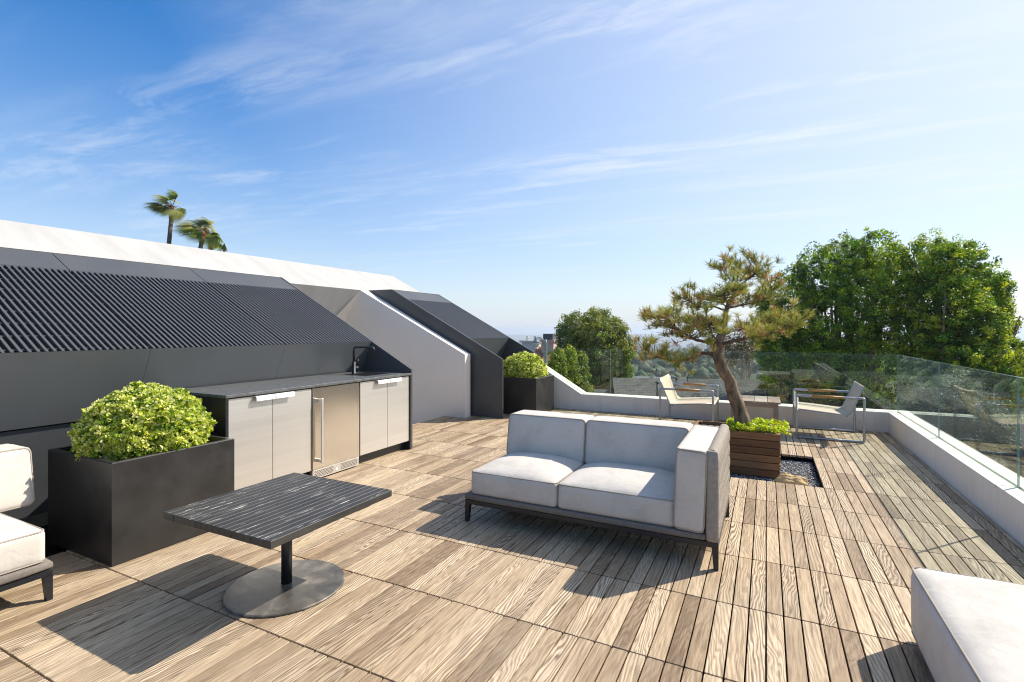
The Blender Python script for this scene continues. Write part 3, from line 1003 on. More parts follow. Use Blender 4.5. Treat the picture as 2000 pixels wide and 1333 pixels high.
zb = ZP - .02
xb = [-3.66, -2.408, -0.535, XG - .009]
pane([(-3.66, ZP + .76 * .592 - .02), (-2.90, zb), (-2.408 - .004, zb), (-2.408 - .004, ZG), (-3.66, ZG)], 'y', YG)
pane([(-2.404, zb), (-0.539, zb), (-0.539, ZG), (-2.404, ZG)], 'y', YG)
pane([(-0.531, zb), (XG - .009, zb), (XG - .009, ZG), (-0.531, ZG)], 'y', YG)
ys = [YG + .006, 6.735, 4.866, 2.997, 1.128]
for a, b_ in zip(ys[1:], ys[:-1]):
    pane([(a + .004, zb), (b_ - .004, zb), (b_ - .004, ZG), (a + .004, ZG)], 'x', XG)

# ------------------------------------------------------------------ outdoor kitchen
XK = -3.73
kit = thing('outdoor_kitchen', 'outdoor kitchen counter with stainless doors, black tap and dark stone top', 'counter', (-4.1, 3.6, 0.0))
MB().box(-4.47, -3.712, 2.487, 4.768, .868, .893, .003).build('countertop', 'countertop', kit)
MB().box(-4.44, -3.716, 2.487, 2.511, .004, .867).build('side_panel', 'black_metal', kit)
MB().box(-4.44, -3.722, 4.744, 4.7685, .004, .867).build('side_panel', 'black_metal', kit)
MB().box(-4.44, -3.765, 2.512, 3.325, .10, .866).build('carcass', 'black_metal', kit)
MB().box(-4.44, -3.765, 3.935, 4.743, .10, .866).build('carcass', 'black_metal', kit)
MB().box(-3.83, -3.80, 2.512, 3.325, .004, .099).build('toe_kick', 'black_metal', kit)
MB().box(-3.83, -3.80, 3.935, 4.743, .004, .099).build('toe_kick', 'black_metal', kit)


def door(y0, y1, hy0, hy1):
    d = MB().box(-3.752, -3.732, y0, y1, .104, .858, .0015).build('door', 'steel', kit)
    # folded edge pull: a lip over the door top
    h = MB().prism_xz([(-3.7305, .857), (-3.700, .857), (-3.692, .848), (-3.692, .818), (-3.6955, .818), (-3.6955, .846), (-3.702, .8525), (-3.7305, .8525)], hy0, hy1)
    h.build('handle', 'white_handle', d)


door(2.514, 2.913, 2.735, 2.911)
door(2.917, 3.322, 2.919, 3.105)
door(3.948, 4.366, 4.176, 4.364)
door(4.370, 4.742, 4.372, 4.565)
# sink and tap
snk = MB().box(-4.25, -3.90, 4.22, 4.62, .874, .8938).build('sink', 'black_metal', kit)
MB().box(-4.235, -3.915, 4.235, 4.605, .8935, .8942).build('basin', 'dark_gap', snk)
tap = MB()
fx, fy = -4.225, 4.365
tap.lathe([(0.0, .8945), (.024, .8945), (.024, .90), (.021, .902), (.021, 1.03), (.016, 1.034), (0.013, 1.036)], fx, fy, 20)
tp = [(fx, fy, 1.03), (fx, fy, 1.17)]
dirx = Vector((0.62, 0.30, 0)).normalized()
for k in range(1, 7):
    a = k / 6 * math.pi / 2
    tp.append((fx + dirx.x * .03 * (1 - math.cos(a)), fy + dirx.y * .03 * (1 - math.cos(a)), 1.17 + .03 * math.sin(a)))
tp.append((fx + dirx.x * .20, fy + dirx.y * .20, 1.20))
for k in range(1, 7):
    a = k / 6 * math.pi / 2
    tp.append((fx + dirx.x * (.20 + .03 * math.sin(a)), fy + dirx.y * (.20 + .03 * math.sin(a)), 1.17 + .03 * math.cos(a)))
tp.append((fx + dirx.x * .23, fy + dirx.y * .23, 1.155))
tap.tube(tp, .0125, 12)
tapo = tap.build('tap', 'black_metal', kit)
lv = MB(); lv.tube([(fx, fy + .018, .965), (fx, fy + .065, .965)], .011, 12)
lv.build('valve', 'vent_metal', tapo)
lv = MB(); lv.tube([(fx, fy + .053, .972), (fx + .006, fy + .062, 1.06)], .0055, 8)
lv.build('lever', 'black_metal', tapo)

fr = thing('undercounter_fridge', 'undercounter fridge with brushed steel door built into the outdoor kitchen', 'fridge', (-4.0, 3.63, 0.004))
MB().box(-4.40, -3.775, 3.338, 3.925, .02, .862).build('body', 'black_metal', fr)
fd = MB().box(-3.772, -3.727, 3.334, 3.930, .101, .862, .004).build('door', 'fridge_steel', fr)
h = MB()
h.box(-3.683, -3.665, 3.384, 3.404, .165, .762, .002)
h.box(-3.7265, -3.6835, 3.386, 3.402, .17, .20, .002)
h.box(-3.7265, -3.6835, 3.386, 3.402, .727, .757, .002)
h.build('handle', 'steel', fd)
gr = MB().box(-3.772, -3.733, 3.336, 3.928, .014, .098, .002).build('vent_grille', 'steel', fr)
sl = MB()
for r_ in range(5):
    for c_ in range(22):
        if 9 <= c_ <= 12:
            continue
        y = 3.36 + c_ * .0247 + (.012 if r_ % 2 else 0)
        z = .030 + r_ * .0125
        sl.box(-3.7332, -3.7322, y, y + .016, z, z + .005)
so = sl.build('vent_slots', 'dark_gap', gr); tag(so, kind='stuff')
MB().box(-3.7332, -3.7318, 3.622, 3.642, .035, .06).build('badge', 'white_handle', gr)

# ------------------------------------------------------------------ black planters with clipped shrubs


def planter(x0, x1, y0, y1, z1, label):
    p = thing('planter', label, 'planter', ((x0 + x1) / 2, (y0 + y1) / 2, 0.0), 'square black planters')
    t = .035
    b = .006
    m = MB()
    n = 4
    # walls as one hollow box
    o_ = [(x0, y0), (x1, y0), (x1, y1), (x0, y1)]
    i_ = [(x0 + t, y0 + t), (x1 - t, y0 + t), (x1 - t, y1 - t), (x0 + t, y1 - t)]
    ob = [(x0 + b, y0 + b), (x1 - b, y0 + b), (x1 - b, y1 - b), (x0 + b, y1 - b)]
    rings = [[(x, y, .001) for x, y in o_], [(x, y, z1 - b) for x, y in o_], [(x, y, z1) for x, y in ob], [(x, y, z1) for x, y in i_], [(x, y, z1 - .12) for x, y in i_]]
    v = [q for r in rings for q in r]
    f = []
    for k in range(4):
        for i in range(4):
            j = (i + 1) % 4
            f.append((k * 4 + i, k * 4 + j, k * 4 + 4 + j, k * 4 + 4 + i))
    m.add(v, f)
    m.build('box', 'planter_black', p)
    MB().box(x0 + t, x1 - t, y0 + t, y1 - t, z1 - .14, z1 - .075).build('soil', 'soil', p)
    return p


planter(-4.225, -3.445, 1.603, 2.372, .612, 'large square black planter standing beside the kitchen counter')
planter(-4.08, -3.32, 7.47, 8.235, .612, 'black planter in the far corner beside the dark dormer')


def shrub(cx, cy, z0, rx, ry, rz, label, seed, n_ros):
    rng = np.random.default_rng(seed)
    s = thing('clipped_shrub', label, 'shrub', (cx, cy, z0 - .1), 'clipped shrubs in planters')
    m = MB()
    for k in range(9):
        a = rng.uniform(0, 6.28)
        tip = (cx + rx * .75 * math.cos(a) * rng.uniform(.4, 1), cy + ry * .75 * math.sin(a) * rng.uniform(.4, 1), z0 + rz * rng.uniform(.3, .75))
        m.tube([(cx + .04 * math.cos(a), cy + .04 * math.sin(a), z0 - .09), ((cx + tip[0]) / 2, (cy + tip[1]) / 2, z0 + rz * .1), tip], [.012, .008, .003], 6)
    m.build('stems', 'twig', s)
    # rosettes over a lumpy dome, some inside
    P, D, S, T = [], [], [], []
    for i in range(n_ros):
        th = rng.uniform(0, 2 * math.pi)
        ph = math.asin(rng.uniform(-0.42, 1.0))
        dr = np.array([math.cos(th) * math.cos(ph), math.sin(th) * math.cos(ph), math.sin(ph)])
        lump = 1 + 0.13 * mnoise.noise(Vector(dr * 2.6) + Vector((seed * 3.1, 0, 0))) + 0.12 * mnoise.noise(Vector(dr * 6.5) + Vector((seed, 5, 0)))
        depth = 1.0 if rng.random() < .72 else rng.uniform(.6, .95)
        c = np.array([cx, cy, z0 + rz * .22]) + dr * np.array([rx, ry, rz * .80]) * lump * depth
        if c[2] < z0 - .03:
            c[2] = z0 - .03 + rng.uniform(0, .06)
        ax = dr * .8 + np.array([0, 0, .75]) + rng.normal(0, .25, 3); ax /= np.linalg.norm(ax)
        nl = rng.integers(9, 14)
        young = rng.random() < .78 * depth
        for j in range(nl):
            r_ = rng.normal(size=3); pr = r_ - ax * (r_ @ ax); pr /= np.linalg.norm(pr)
            el = rng.uniform(.05, .9) if j > 3 else rng.uniform(.8, 1.6)
            d = pr + ax * el
            P.append(c + pr * .004 - ax * rng.uniform(0, .012)); D.append(d)
            S.append(rng.uniform(.024, .038) * (0.75 if el > .8 else 1.0))
            if young and j <= 5:
                base = np.array([.84, .82, .42]) if rng.random() < .6 else np.array([.72, .74, .20])
            elif young:
                base = np.array([.42, .50, .06])
            else:
                base = np.array([.17, .27, .03])
            T.append(base * rng.uniform(.75, 1.2))
    V, F, TT = scatter_leaves(rng, np.array(P), np.array(D), np.array(S), 'spoon', np.array(T), width=1.35)
    array_mesh('foliage', V, F, 'leaf', s, TT)


shrub(-3.835, 1.985, .575, .365, .355, .405, 'yellow green clipped shrub in the large planter beside the kitchen', 3, 2600)
shrub(-3.72, 7.87, .575, .38, .37, .42, 'yellow green clipped shrub in the far corner planter', 8, 1300)

# ------------------------------------------------------------------ sofas


def cushion_mesh(mb, c, size, r, puff=(0, 0, 0), n=18, rot=None, seed=0, shear=0.0):
    """rounded box centred at c; puff = bulge along x, y, z; taper shrinks y towards the top"""
    hx, hy, hz = [s / 2 for s in size]
    idx = {}
    verts, faces = [], []
    def vid(i, j, k):
        key = (i, j, k)
        if key not in idx:
            p = [2 * i / n - 1, 2 * j / n - 1, 2 * k / n - 1]
            # denser sampling near the edges
            q = [math.copysign(abs(t) ** 0.75, t) for t in p]
            P = Vector((q[0] * hx, q[1] * hy, q[2] * hz))
            inner = Vector((max(-hx + r, min(hx - r, P.x)), max(-hy + r, min(hy - r, P.y)), max(-hz + r, min(hz - r, P.z))))
            dv = P - inner
            if dv.length > 1e-9:
                P = inner + dv.normalized() * r
            ax, ay, az = P.x / hx, P.y / hy, P.z / hz
            w = lambda a, b: max(0, 1 - abs(a) ** 3) * max(0, 1 - abs(b) ** 3)
            P.x += puff[0] * ax * w(ay, az); P.y += puff[1] * ay * w(ax, az); P.z += puff[2] * (max(0, az)) * w(ax, ay)
            wob = mnoise.noise(Vector((P.x * 6 + seed, P.y * 6, P.z * 6))) * .004
            P += P.normalized() * wob
            P.y += shear * P.z
            if rot:
                P = rot @ P
            idx[key] = len(verts); verts.append((c[0] + P.x, c[1] + P.y, c[2] + P.z))
        return idx[key]
    for a in range(n):
        for b in range(n):
            faces.append((vid(a, b, 0), vid(a, b + 1, 0), vid(a + 1, b + 1, 0), vid(a + 1, b, 0)))
            faces.append((vid(a, b, n), vid(a + 1, b, n), vid(a + 1, b + 1, n), vid(a, b + 1, n)))
            faces.append((vid(a, 0, b), vid(a + 1, 0, b), vid(a + 1, 0, b + 1), vid(a, 0, b + 1)))
            faces.append((vid(a, n, b), vid(a, n, b + 1), vid(a + 1, n, b + 1), vid(a + 1, n, b)))
            faces.append((vid(0, a, b), vid(0, a, b + 1), vid(0, a + 1, b + 1), vid(0, a + 1, b)))
            faces.append((vid(n, a, b), vid(n, a + 1, b), vid(n, a + 1, b + 1), vid(n, a, b + 1)))
    mb.add(verts, faces, True)


def loop_rect(c, a, b, ua, ub, r, rot=None, sag=0.0):
    """rounded rectangle loop (half sizes a, b along unit axes ua, ub)"""
    pts = []
    for cx, cy, st in ((a - r, b - r, 0), (-a + r, b - r, 90), (-a + r, -b + r, 180), (a - r, -b + r, 270)):
        for k in range(5):
            t = R(st + k * 22.5)
            pts.append((cx + r * math.cos(t), cy + r * math.sin(t)))
        # straight run midpoints are added by the tube itself
    full = []
    for i, p in enumerate(pts):
        q = pts[(i + 1) % len(pts)]
        full.append(p)
        L = math.hypot(q[0] - p[0], q[1] - p[1])
        if L > .1:
            for s in range(1, 6):
                full.append((p[0] + (q[0] - p[0]) * s / 6, p[1] + (q[1] - p[1]) * s / 6))
    out = []
    for x, y in full:
        P = Vector(ua) * x + Vector(ub) * y
        if rot:
            P = rot @ P
        out.append(Vector(c) + P)
    return out


def local_build(mb, name, mat, parent, M=None, rnd=None):
    if M is not None:
        mb.v = [tuple(M @ Vector(p)) for p in mb.v]
    return mb.build(name, mat, parent, rnd=rnd)


def cushion(parent, M, name, c, size, r, puff, pipes=('top',), rot=None, seed=0, shear=0.0):
    m = MB(); cushion_mesh(m, c, size, r, puff, rot=rot, seed=seed, shear=shear)
    o = local_build(m, name, 'linen', parent, M)
    hx, hy, hz = [s / 2 for s in size]
    e = .0052
    k = r * .32
    for p in pipes:
        t = MB()
        def off(v):
            w = Vector(v)
            return Vector(c) + (rot @ w if rot else w)
        if p == 'top':
            lp = loop_rect(off((0, 0, hz - k)), hx - k * .55, hy - k * .55, (1, 0, 0), (0, 1, 0), .03, rot)
        elif p == 'bottom':
            lp = loop_rect(off((0, 0, -hz + k)), hx - k * .55, hy - k * .55, (1, 0, 0), (0, 1, 0), .03, rot)
        elif p == 'front':
            lp = loop_rect(off((0, -hy + k, 0)), hx - k * .55, hz - k * .55, (1, 0, 0), (0, 0, 1), .03, rot)
        elif p == 'rear':
            lp = loop_rect(off((0, hy - k, 0)), hx - k * .55, hz - k * .55, (1, 0, 0), (0, 0, 1), .03, rot)
        elif p == 'left':
            lp = loop_rect(off((-hx + k, 0, 0)), hy - k * .55, hz - k * .55, (0, 1, 0), (0, 0, 1), .03, rot)
        elif p == 'right':
            lp = loop_rect(off((hx - k, 0, 0)), hy - k * .55, hz - k * .55, (0, 1, 0), (0, 0, 1), .03, rot)
        lp = [q + Vector((0, shear * (q.z - c[2]), 0)) for q in lp]
        t.tube(lp, e, 6, closed=True)
        local_build(t, 'piping', 'piping_cloth', o, M)
    return o


def sofa(root, M, W, splits, arm, back_splits=None):
    """x along the width, y from front (0) to back (D), z up; arm on the right end if asked"""
    D = 0.98
    # black frame
    lw, lt = .036, .012
    for x0 in (0.004, W - .004 - lw):
        for y0, fy in ((.004, 1), (D - .004 - lw, -1)):
            m = MB()
            sx = 1 if x0 < W / 2 else -1
            xo = x0 if sx == 1 else x0 + lw
            ta = .010
            v = []
            for z, t in ((.0, ta), (.128, 0)):
                xa, xb_ = (x0, x0 + lw - t) if sx == 1 else (x0 + t, x0 + lw)
                ya, yb_ = (y0, y0 + lw - t) if fy == 1 else (y0 + t, y0 + lw)
                v += [(xa, ya, z), (xb_, ya, z), (xb_, yb_, z), (xa, yb_, z)]
            m.add(v, [(3, 2, 1, 0), (4, 5, 6, 7), (0, 1, 5, 4), (1, 2, 6, 5), (2, 3, 7, 6), (3, 0, 4, 7)])
            local_build(m, 'leg', 'black_metal', root, M)
    for (x0, x1, y0, y1) in ((.004, W - .004, .004, .030), (.004, W - .004, D - .030, D - .004), (.004, .030, .0305, D - .0305), (W - .030, W - .004, .0305, D - .0305)):
        m = MB(); m.box(x0, x1, y0, y1, .1282, .160, .002)
        local_build(m, 'rail', 'black_metal', root, M)
    xe = W - .07 if arm else W
    m = MB(); cushion_mesh(m, (xe / 2, D / 2 - .01, .183), (xe, D, .047), .02, n=10)
    local_build(m, 'seat_base', 'taupe_shaded', root, M)
    # seat cushions
    for i, (xa, xb_) in enumerate(splits):
        cushion(root, M, 'seat_cushion', ((xa + xb_) / 2, .36, .287), (xb_ - xa - .006, .70, .165), .020, (.008, .012, .050), ('top', 'bottom'), seed=i * 7.3)
    for i, (xa, xb_) in enumerate(back_splits or splits):
        cushion(root, M, 'back_cushion', ((xa + xb_) / 2, .722, .530), (xb_ - xa - .004, .245, .335), .020, (.008, .022, .008), ('front', 'rear'), seed=i * 5.1 + 2, shear=.17)
    if arm:
        rot = Matrix.Rotation(R(2.5), 3, 'Y')
        xa, xb_ = W - .245, W - .072
        cushion(root, M, 'arm_cushion', ((xa + xb_) / 2, .425, .448), (xb_ - xa, .87, .478), .014, (.008, .006, .006), ('top', 'front'), rot=rot, seed=9)
    # woven shell
    zt = .672
    m = MB(); cushion_mesh(m, (W / 2, D - .055, .417), (W - .01, .075, .51), .034, n=14)
    local_build(m, 'back_shell', 'taupe', root, M)
    if arm:
        m = MB(); cushion_mesh(m, (W - .040, D / 2, .425), (.064, D - .004, .530), .026, n=14)
        sh = local_build(m, 'arm_shell', 'taupe', root, M)
        m = MB(); cushion_mesh(m, (W - .0375, .017, .425), (.073, .040, .532), .017, n=8)
        local_build(m, 'arm_edge', 'taupe', root, M)
        # vertical straps that wrap over the top, horizontal straps woven between them
        npitch = 20
        for i in range(npitch):
            yc = .035 + (i + .5) * (D - .06) / npitch
            w = (D - .05) / npitch * .47
            pts = []
            for k in range(17):
                z = .175 + k * (.655 - .175) / 16
                ph = math.pi * (z - .175) / .096 + (math.pi if i % 2 else 0)
                pts.append((W - .0055 + .005 * math.sin(ph), z))
            for k in range(1, 8):
                a = k / 7 * math.pi
                pts.append((W - .040 + .0345 * math.cos(a), .6625 + .0315 * math.sin(a)))
            pts.append((W - .0755, .60))
            s = MB()
            v = []
            for x, z in pts:
                v += [(x, yc - w, z), (x + (.003), yc - w * .4, z + .001), (x + .003, yc + w * .4, z + .001), (x, yc + w, z)]
            f = []
            for k in range(len(pts) - 1):
                for q in range(3):
                    f.append((k * 4 + q, k * 4 + q + 1, k * 4 + 5 + q, k * 4 + 4 + q))
            s.add(v, f, True)
            local_build(s, 'woven_strap', 'taupe', sh, M)
        for j in range(5):
            zc = .223 + j * .096
            s = MB(); v = []; np_ = 60
            for k in range(np_ + 1):
                y = .028 + (D - .038) * k / np_
                x = W - .0045 + .005 * math.sin(math.pi * (y - .025) / ((D - .05) / npitch) + j * math.pi)
                v += [(x - .001, y, zc - .040), (x + .002, y, zc - .02), (x + .002, y, zc + .02), (x - .001, y, zc + .040)]
            f = []
            for k in range(np_):
                for q in range(3):
                    f.append((k * 4 + q, k * 4 + 4 + q, k * 4 + 5 + q, k * 4 + 1 + q))
            s.add(v, f, True)
            local_build(s, 'woven_strap', 'taupe', sh, M)
    # rounded woven rolls over the back rim
    nb = int(W / .048)
    for i in range(nb):
        xc = .01 + (i + .5) * (W - .02) / nb
        w = (W - .02) / nb * .46
        v = []
        pts = [(D - .0165, .18 + k * .06) for k in range(8)]
        pts = [(y + .003 * math.sin(math.pi * z / .096 + (math.pi if i % 2 else 0)), z) for y, z in pts]
        for k in range(0, 8):
            a = k / 7 * math.pi
            pts.append((D - .055 + .0405 * math.cos(a), .640 + .0355 * math.sin(a)))
        s = MB()
        for y, z in pts:
            v += [(xc - w, y, z), (xc - w * .4, y, z + .003), (xc + w * .4, y, z + .003), (xc + w, y, z)]
        f = []
        for k in range(len(pts) - 1):
            for q in range(3):
                f.append((k * 4 + q, k * 4 + 4 + q, k * 4 + 5 + q, k * 4 + 1 + q))
        s.add(v, f, True)
        local_build(s, 'woven_strap', 'taupe', root, M)


s1 = thing('sofa', 'light grey two seat sofa with woven taupe right arm in the middle of the deck', 'sofa', (-1.975, 3.15, 0.0), 'matching light grey deck sofas')
sofa(s1, Matrix.Translation((-1.975, 3.15, 0.0)), 1.73, [(.045, .718), (.722, 1.485)], True)
s2 = thing('sofa', 'light grey sofa cut by the left edge, beside the large black planter', 'sofa', (-3.305, -0.33, 0.0), 'matching light grey deck sofas')
sofa(s2, Matrix.Translation((-3.305, -0.33, 0.0)) @ Matrix.Rotation(R(90), 4, 'Z'), 1.61, [(.03, .80), (.804, 1.585)], False, [(.22, .97), (.975, 1.745)])

ott = thing('ottoman', 'low white upholstered ottoman in the right foreground', 'ottoman', (1.02, 2.2, 0.0))
Mo = Matrix.Identity(4)
cushion(ott, Mo, 'seat_cushion', (1.022, 2.17, .184), (.89, 1.40, .308), .045, (.014, .02, .026), ('top', 'bottom'), seed=4)
MB().box(.66, 1.40, 1.55, 2.78, .004, .045, .004).build('base', 'black_metal', ott)

# ------------------------------------------------------------------ coffee table
ct = thing('coffee_table', 'square black slatted coffee table on a round steel foot', 'table', (-2.375, 1.93, 0.0))
x0, x1, y0, y1, zt = -2.79, -1.968, 1.527, 2.342, .456
ns = 18
for i in range(ns):
    a = x0 + (x1 - x0) * i / ns
    b_ = x0 + (x1 - x0) * (i + 1) / ns
    g = .0009
    m = MB(); m.box(a + g, b_ - g, y0 + random.Random(i).uniform(-.001, .001), y1, zt - .036, zt, .0014)
    m.build('slat', 'worn_black_paint', ct)
for yy in (1.70, 2.10):
    MB().box(x0 + .06, x1 - .035, yy, yy + .10, zt - .056, zt - .0365, .003).build('batten', 'black_metal', ct)
    MB().box(x0 + .12, x1 - .075, yy + .03, yy + .07, zt - .074, zt - .0565, .003).build('batten', 'black_metal', ct)
MB().lathe([(.028, .014), (.028, .40)], -2.352, 1.925, 28).build('column', 'black_metal', ct)
MB().lathe([(.0, .0008), (.30, .0008), (.303, .003), (.303, .009), (.298, .0125), (.0, .0135)], -2.335, 1.908, 72, False).build('foot_plate', 'stained_steel_plate', ct)

# ------------------------------------------------------------------ sling chairs and side table


def sling_chair(label, x_front, x_back, ya, yb):
    """arms along X; faces from x_back to x_front"""
    c = thing('sling_chair', label, 'chair', ((x_front + x_back) / 2, (ya + yb) / 2, 0.0), 'aluminium sling chairs')
    s = 1 if x_back > x_front else -1
    t = .014
    za = .565
    for yy in (ya + .015, yb - .015):
        xf, xb_ = x_front + s * .015, x_back - s * .015
        pts = [(xf, yy), ]
        m = MB()
        rc = .012
        def corner(cx, cz, a0):
            out = []
            for k in range(4):
                a = R(a0 + k * 30)
                out.append((cx + s * rc * math.cos(a), yy, cz + rc * math.sin(a)))
            return out
        loop = corner(xf + s * rc, .016 + rc, 180) + corner(xb_ - s * rc, .016 + rc, 270) + corner(xb_ - s * rc, za - rc - .014, 0) + corner(xf + s * rc, za - rc - .014, 90)
        m.tube(loop, .0145, 8, closed=True)
        m.build('side_frame', 'alu', c)
        xa, xz = sorted((xf + s * .17, xb_ - s * .21))
        rr = random.Random(int(yy * 100))
        m = MB(); m.tube([(xa, yy, za - .0135), (xz, yy, za - .0135)], .0175, 12)
        m.build('armrest', 'teak', c, rnd=(rr.random(), rr.random(), rr.random()))
    # cross tubes
    for xq, zq in ((x_front + s * .03, .352), (x_front + s * .56, .322), (x_front + s * .02, .016)):
        if zq < .1:
            continue
        m = MB(); m.tube([(xq, ya + .03, zq), (xq, yb - .03, zq)], .011, 8)
        m.build('cross_tube', 'alu', c)
    # sling: seat and back as one stretched cloth
    prof = [(.000, .345), (.004, .372), (.03, .378), (.20, .366), (.40, .350), (.52, .338), (.565, .337), (.592, .348), (.612, .38), (.66, .50), (.705, .62), (.735, .695), (.742, .703), (.752, .694)]
    nW = 8
    v, f = [], []
    for i, (px, pz) in enumerate(prof):
        for k in range(nW + 1):
            w = k / nW
            sag = (1 - (2 * w - 1) ** 2)
            dx = .020 * sag if i >= 9 else 0
            dz = -.012 * sag if 1 < i < 8 else (-.018 * sag if i >= 11 else 0)
            yy = ya + .032 + (yb - ya - .064) * w
            v.append((x_front + s * (px + dx), yy, pz + dz))
    for i in range(len(prof) - 1):
        for k in range(nW):
            f.append((i * (nW + 1) + k, i * (nW + 1) + k + 1, (i + 1) * (nW + 1) + k + 1, (i + 1) * (nW + 1) + k))
    m = MB(); m.add(v, f, True)
    o = m.build('sling', 'sling', c)
    md = o.modifiers.new('thick', 'SOLIDIFY'); md.thickness = .004; md.offset = 0
    for yy in (ya + .03, yb - .03):
        m = MB(); m.tube([(x_front + s * px, yy, pz - .004) for px, pz in prof[2:12]], .008, 6)
        m.build('sling_rail', 'alu', c)


sling_chair('sling chair with teak armrests at right, near the parapet corner', .335, 1.09, 7.49, 8.28)
sling_chair('sling chair with teak armrests left of the pine, in front of the glass', -.645, -1.385, 7.47, 8.30)

stb = thing('side_table', 'small weathered wooden side table with slab top between the two sling chairs', 'table', (-.155, 8.02, 0.0))
rg = random.Random(4)
for i in range(4):
    a = -.478 + i * .163
    m = MB(); m.box(a + .003, a + .160, 7.69, 8.35, .395, .420, .003)
    m.build('slab', 'table_wood', stb, rnd=(rg.random(), rg.random() * .5, rg.random()))
for yy in (7.72, 8.26):
    MB().box(-.45, .145, yy, yy + .055, .340, .3945, .003).build('rail', 'table_wood', stb, rnd=(.3, .1, .5))
    for xx in (-.45, .09):
        MB().box(xx, xx + .055, yy, yy + .055, .001, .3398, .003).build('leg', 'table_wood', stb, rnd=(.35, .2, .7))

# ------------------------------------------------------------------ gravel pit, rock, wooden planter, pine
pit = MB().box(-.838, .454, 5.247, 6.464, -.19, -.075).build('pit_bed', 'soil'); tag(pit, kind='structure')
frm = MB()


def gravel():
    rng = np.random.default_rng(21)
    base = np.array([(1, 0, 0), (-1, 0, 0), (0, 1, 0), (0, -1, 0), (0, 0, 1), (0, 0, -1)], float)
    fac = np.array([(0, 2, 4), (2, 1, 4), (1, 3, 4), (3, 0, 4), (2, 0, 5), (1, 2, 5), (3, 1, 5), (0, 3, 5)])
    n = 9000
    pos = np.stack([rng.uniform(-.83, .448, n), rng.uniform(5.253, 6.458, n), rng.uniform(-.078, -.062, n)], 1)
    keep = ~((pos[:, 0] < .10) & (pos[:, 0] > -.68) & (pos[:, 1] > 5.62) & (pos[:, 1] < 6.05))
    pos = pos[keep]; n = len(pos)
    V = np.empty((n, 6, 3))
    for i in range(n):
        q = rng.normal(size=(3, 3)); q, _ = np.linalg.qr(q)
        V[i] = (base * rng.uniform(.5, 1.2, (6, 1)) * rng.uniform(.005, .0105)) @ (q * np.array([1.2, 1, .7])) + pos[i]
    F = fac[None] + (np.arange(n) * 6)[:, None, None]
    g = rng.uniform(.14, .62, (n, 1)); tint = np.repeat(g * np.array([[.98, 1.0, 1.03]]), 6, axis=0)
    o = array_mesh('gravel', V.reshape(-1, 3), F.reshape(-1, 3), 'gravel', tint=tint)
    tag(o, 'grey gravel filling the opening in the deck around the wooden planter', 'gravel', kind='stuff')


gravel()


def rock():
    import bmesh
    bm = bmesh.new(); bmesh.ops.create_icosphere(bm, subdivisions=4, radius=1.0)
    for v in bm.verts:
        p = v.co.copy()
        k = 1 + .30 * mnoise.noise(p * 1.3 + Vector((4, 2, 1))) + .12 * mnoise.noise(p * 3.5) + .05 * mnoise.noise(p * 9)
        v.co = Vector((p.x * .15 * k, p.y * .07 * k, max(-.3, p.z) * .10 * k))
        v.co.z += .020 * (v.co.x < 0) * min(1, -v.co.x / .06) if v.co.x < 0 else 0
    me = bpy.data.meshes.new('rock'); bm.to_mesh(me); bm.free()
    me.materials.append(MATS['rock'])
    o = bpy.data.objects.new('rock', me); COL.objects.link(o)
    o.location = (.225, 5.335, -.045)
    tag(o, 'tan rock lying on the gravel at the deck edge', 'rock')


rock()

wp = thing('wooden_planter', 'brown slatted wooden planter box standing in the gravel opening', 'planter', (-.29, 5.84, -.062))
bx0, bx1, by0, by1, bz0, bz1 = -.70, .118, 5.59, 6.075, -.062, .379
nb = 6
rg = random.Random(9)
for i in range(nb):
    za = bz0 + .006 + (bz1 - bz0 - .006) * i / nb
    zb_ = bz0 + .006 + (bz1 - bz0 - .006) * (i + 1) / nb - .006
    jx = rg.uniform(-.003, .003)
    for (a, b_, c_, d_) in ((bx0 + jx, bx1 + jx, by0, by0 + .022), (bx0 + jx, bx1 + jx, by1 - .022, by1), (bx1 - .022 + jx, bx1 + .004 + jx, by0 + .0225, by1 - .0225), (bx0, bx0 + .022, by0 + .0225, by1 - .0225)):
        MB().box(a, b_, c_, d_, za, zb_, .0025).build('board', 'planter_wood', wp, rnd=(rg.random(), rg.random(), rg.random()))
for (a, c_) in ((bx0 + .023, by0 + .023), (bx1 - .063, by0 + .023), (bx0 + .023, by1 - .063), (bx1 - .063, by1 - .063)):
    MB().box(a, a + .04, c_, c_ + .04, bz0, bz1 - .01).build('corner_post', 'planter_wood', wp, rnd=(.2, .1, .4))
MB().box(bx0 + .023, bx1 - .023, by0 + .023, by1 - .023, bz0 + .002, bz1 - .05).build('soil', 'soil', wp)


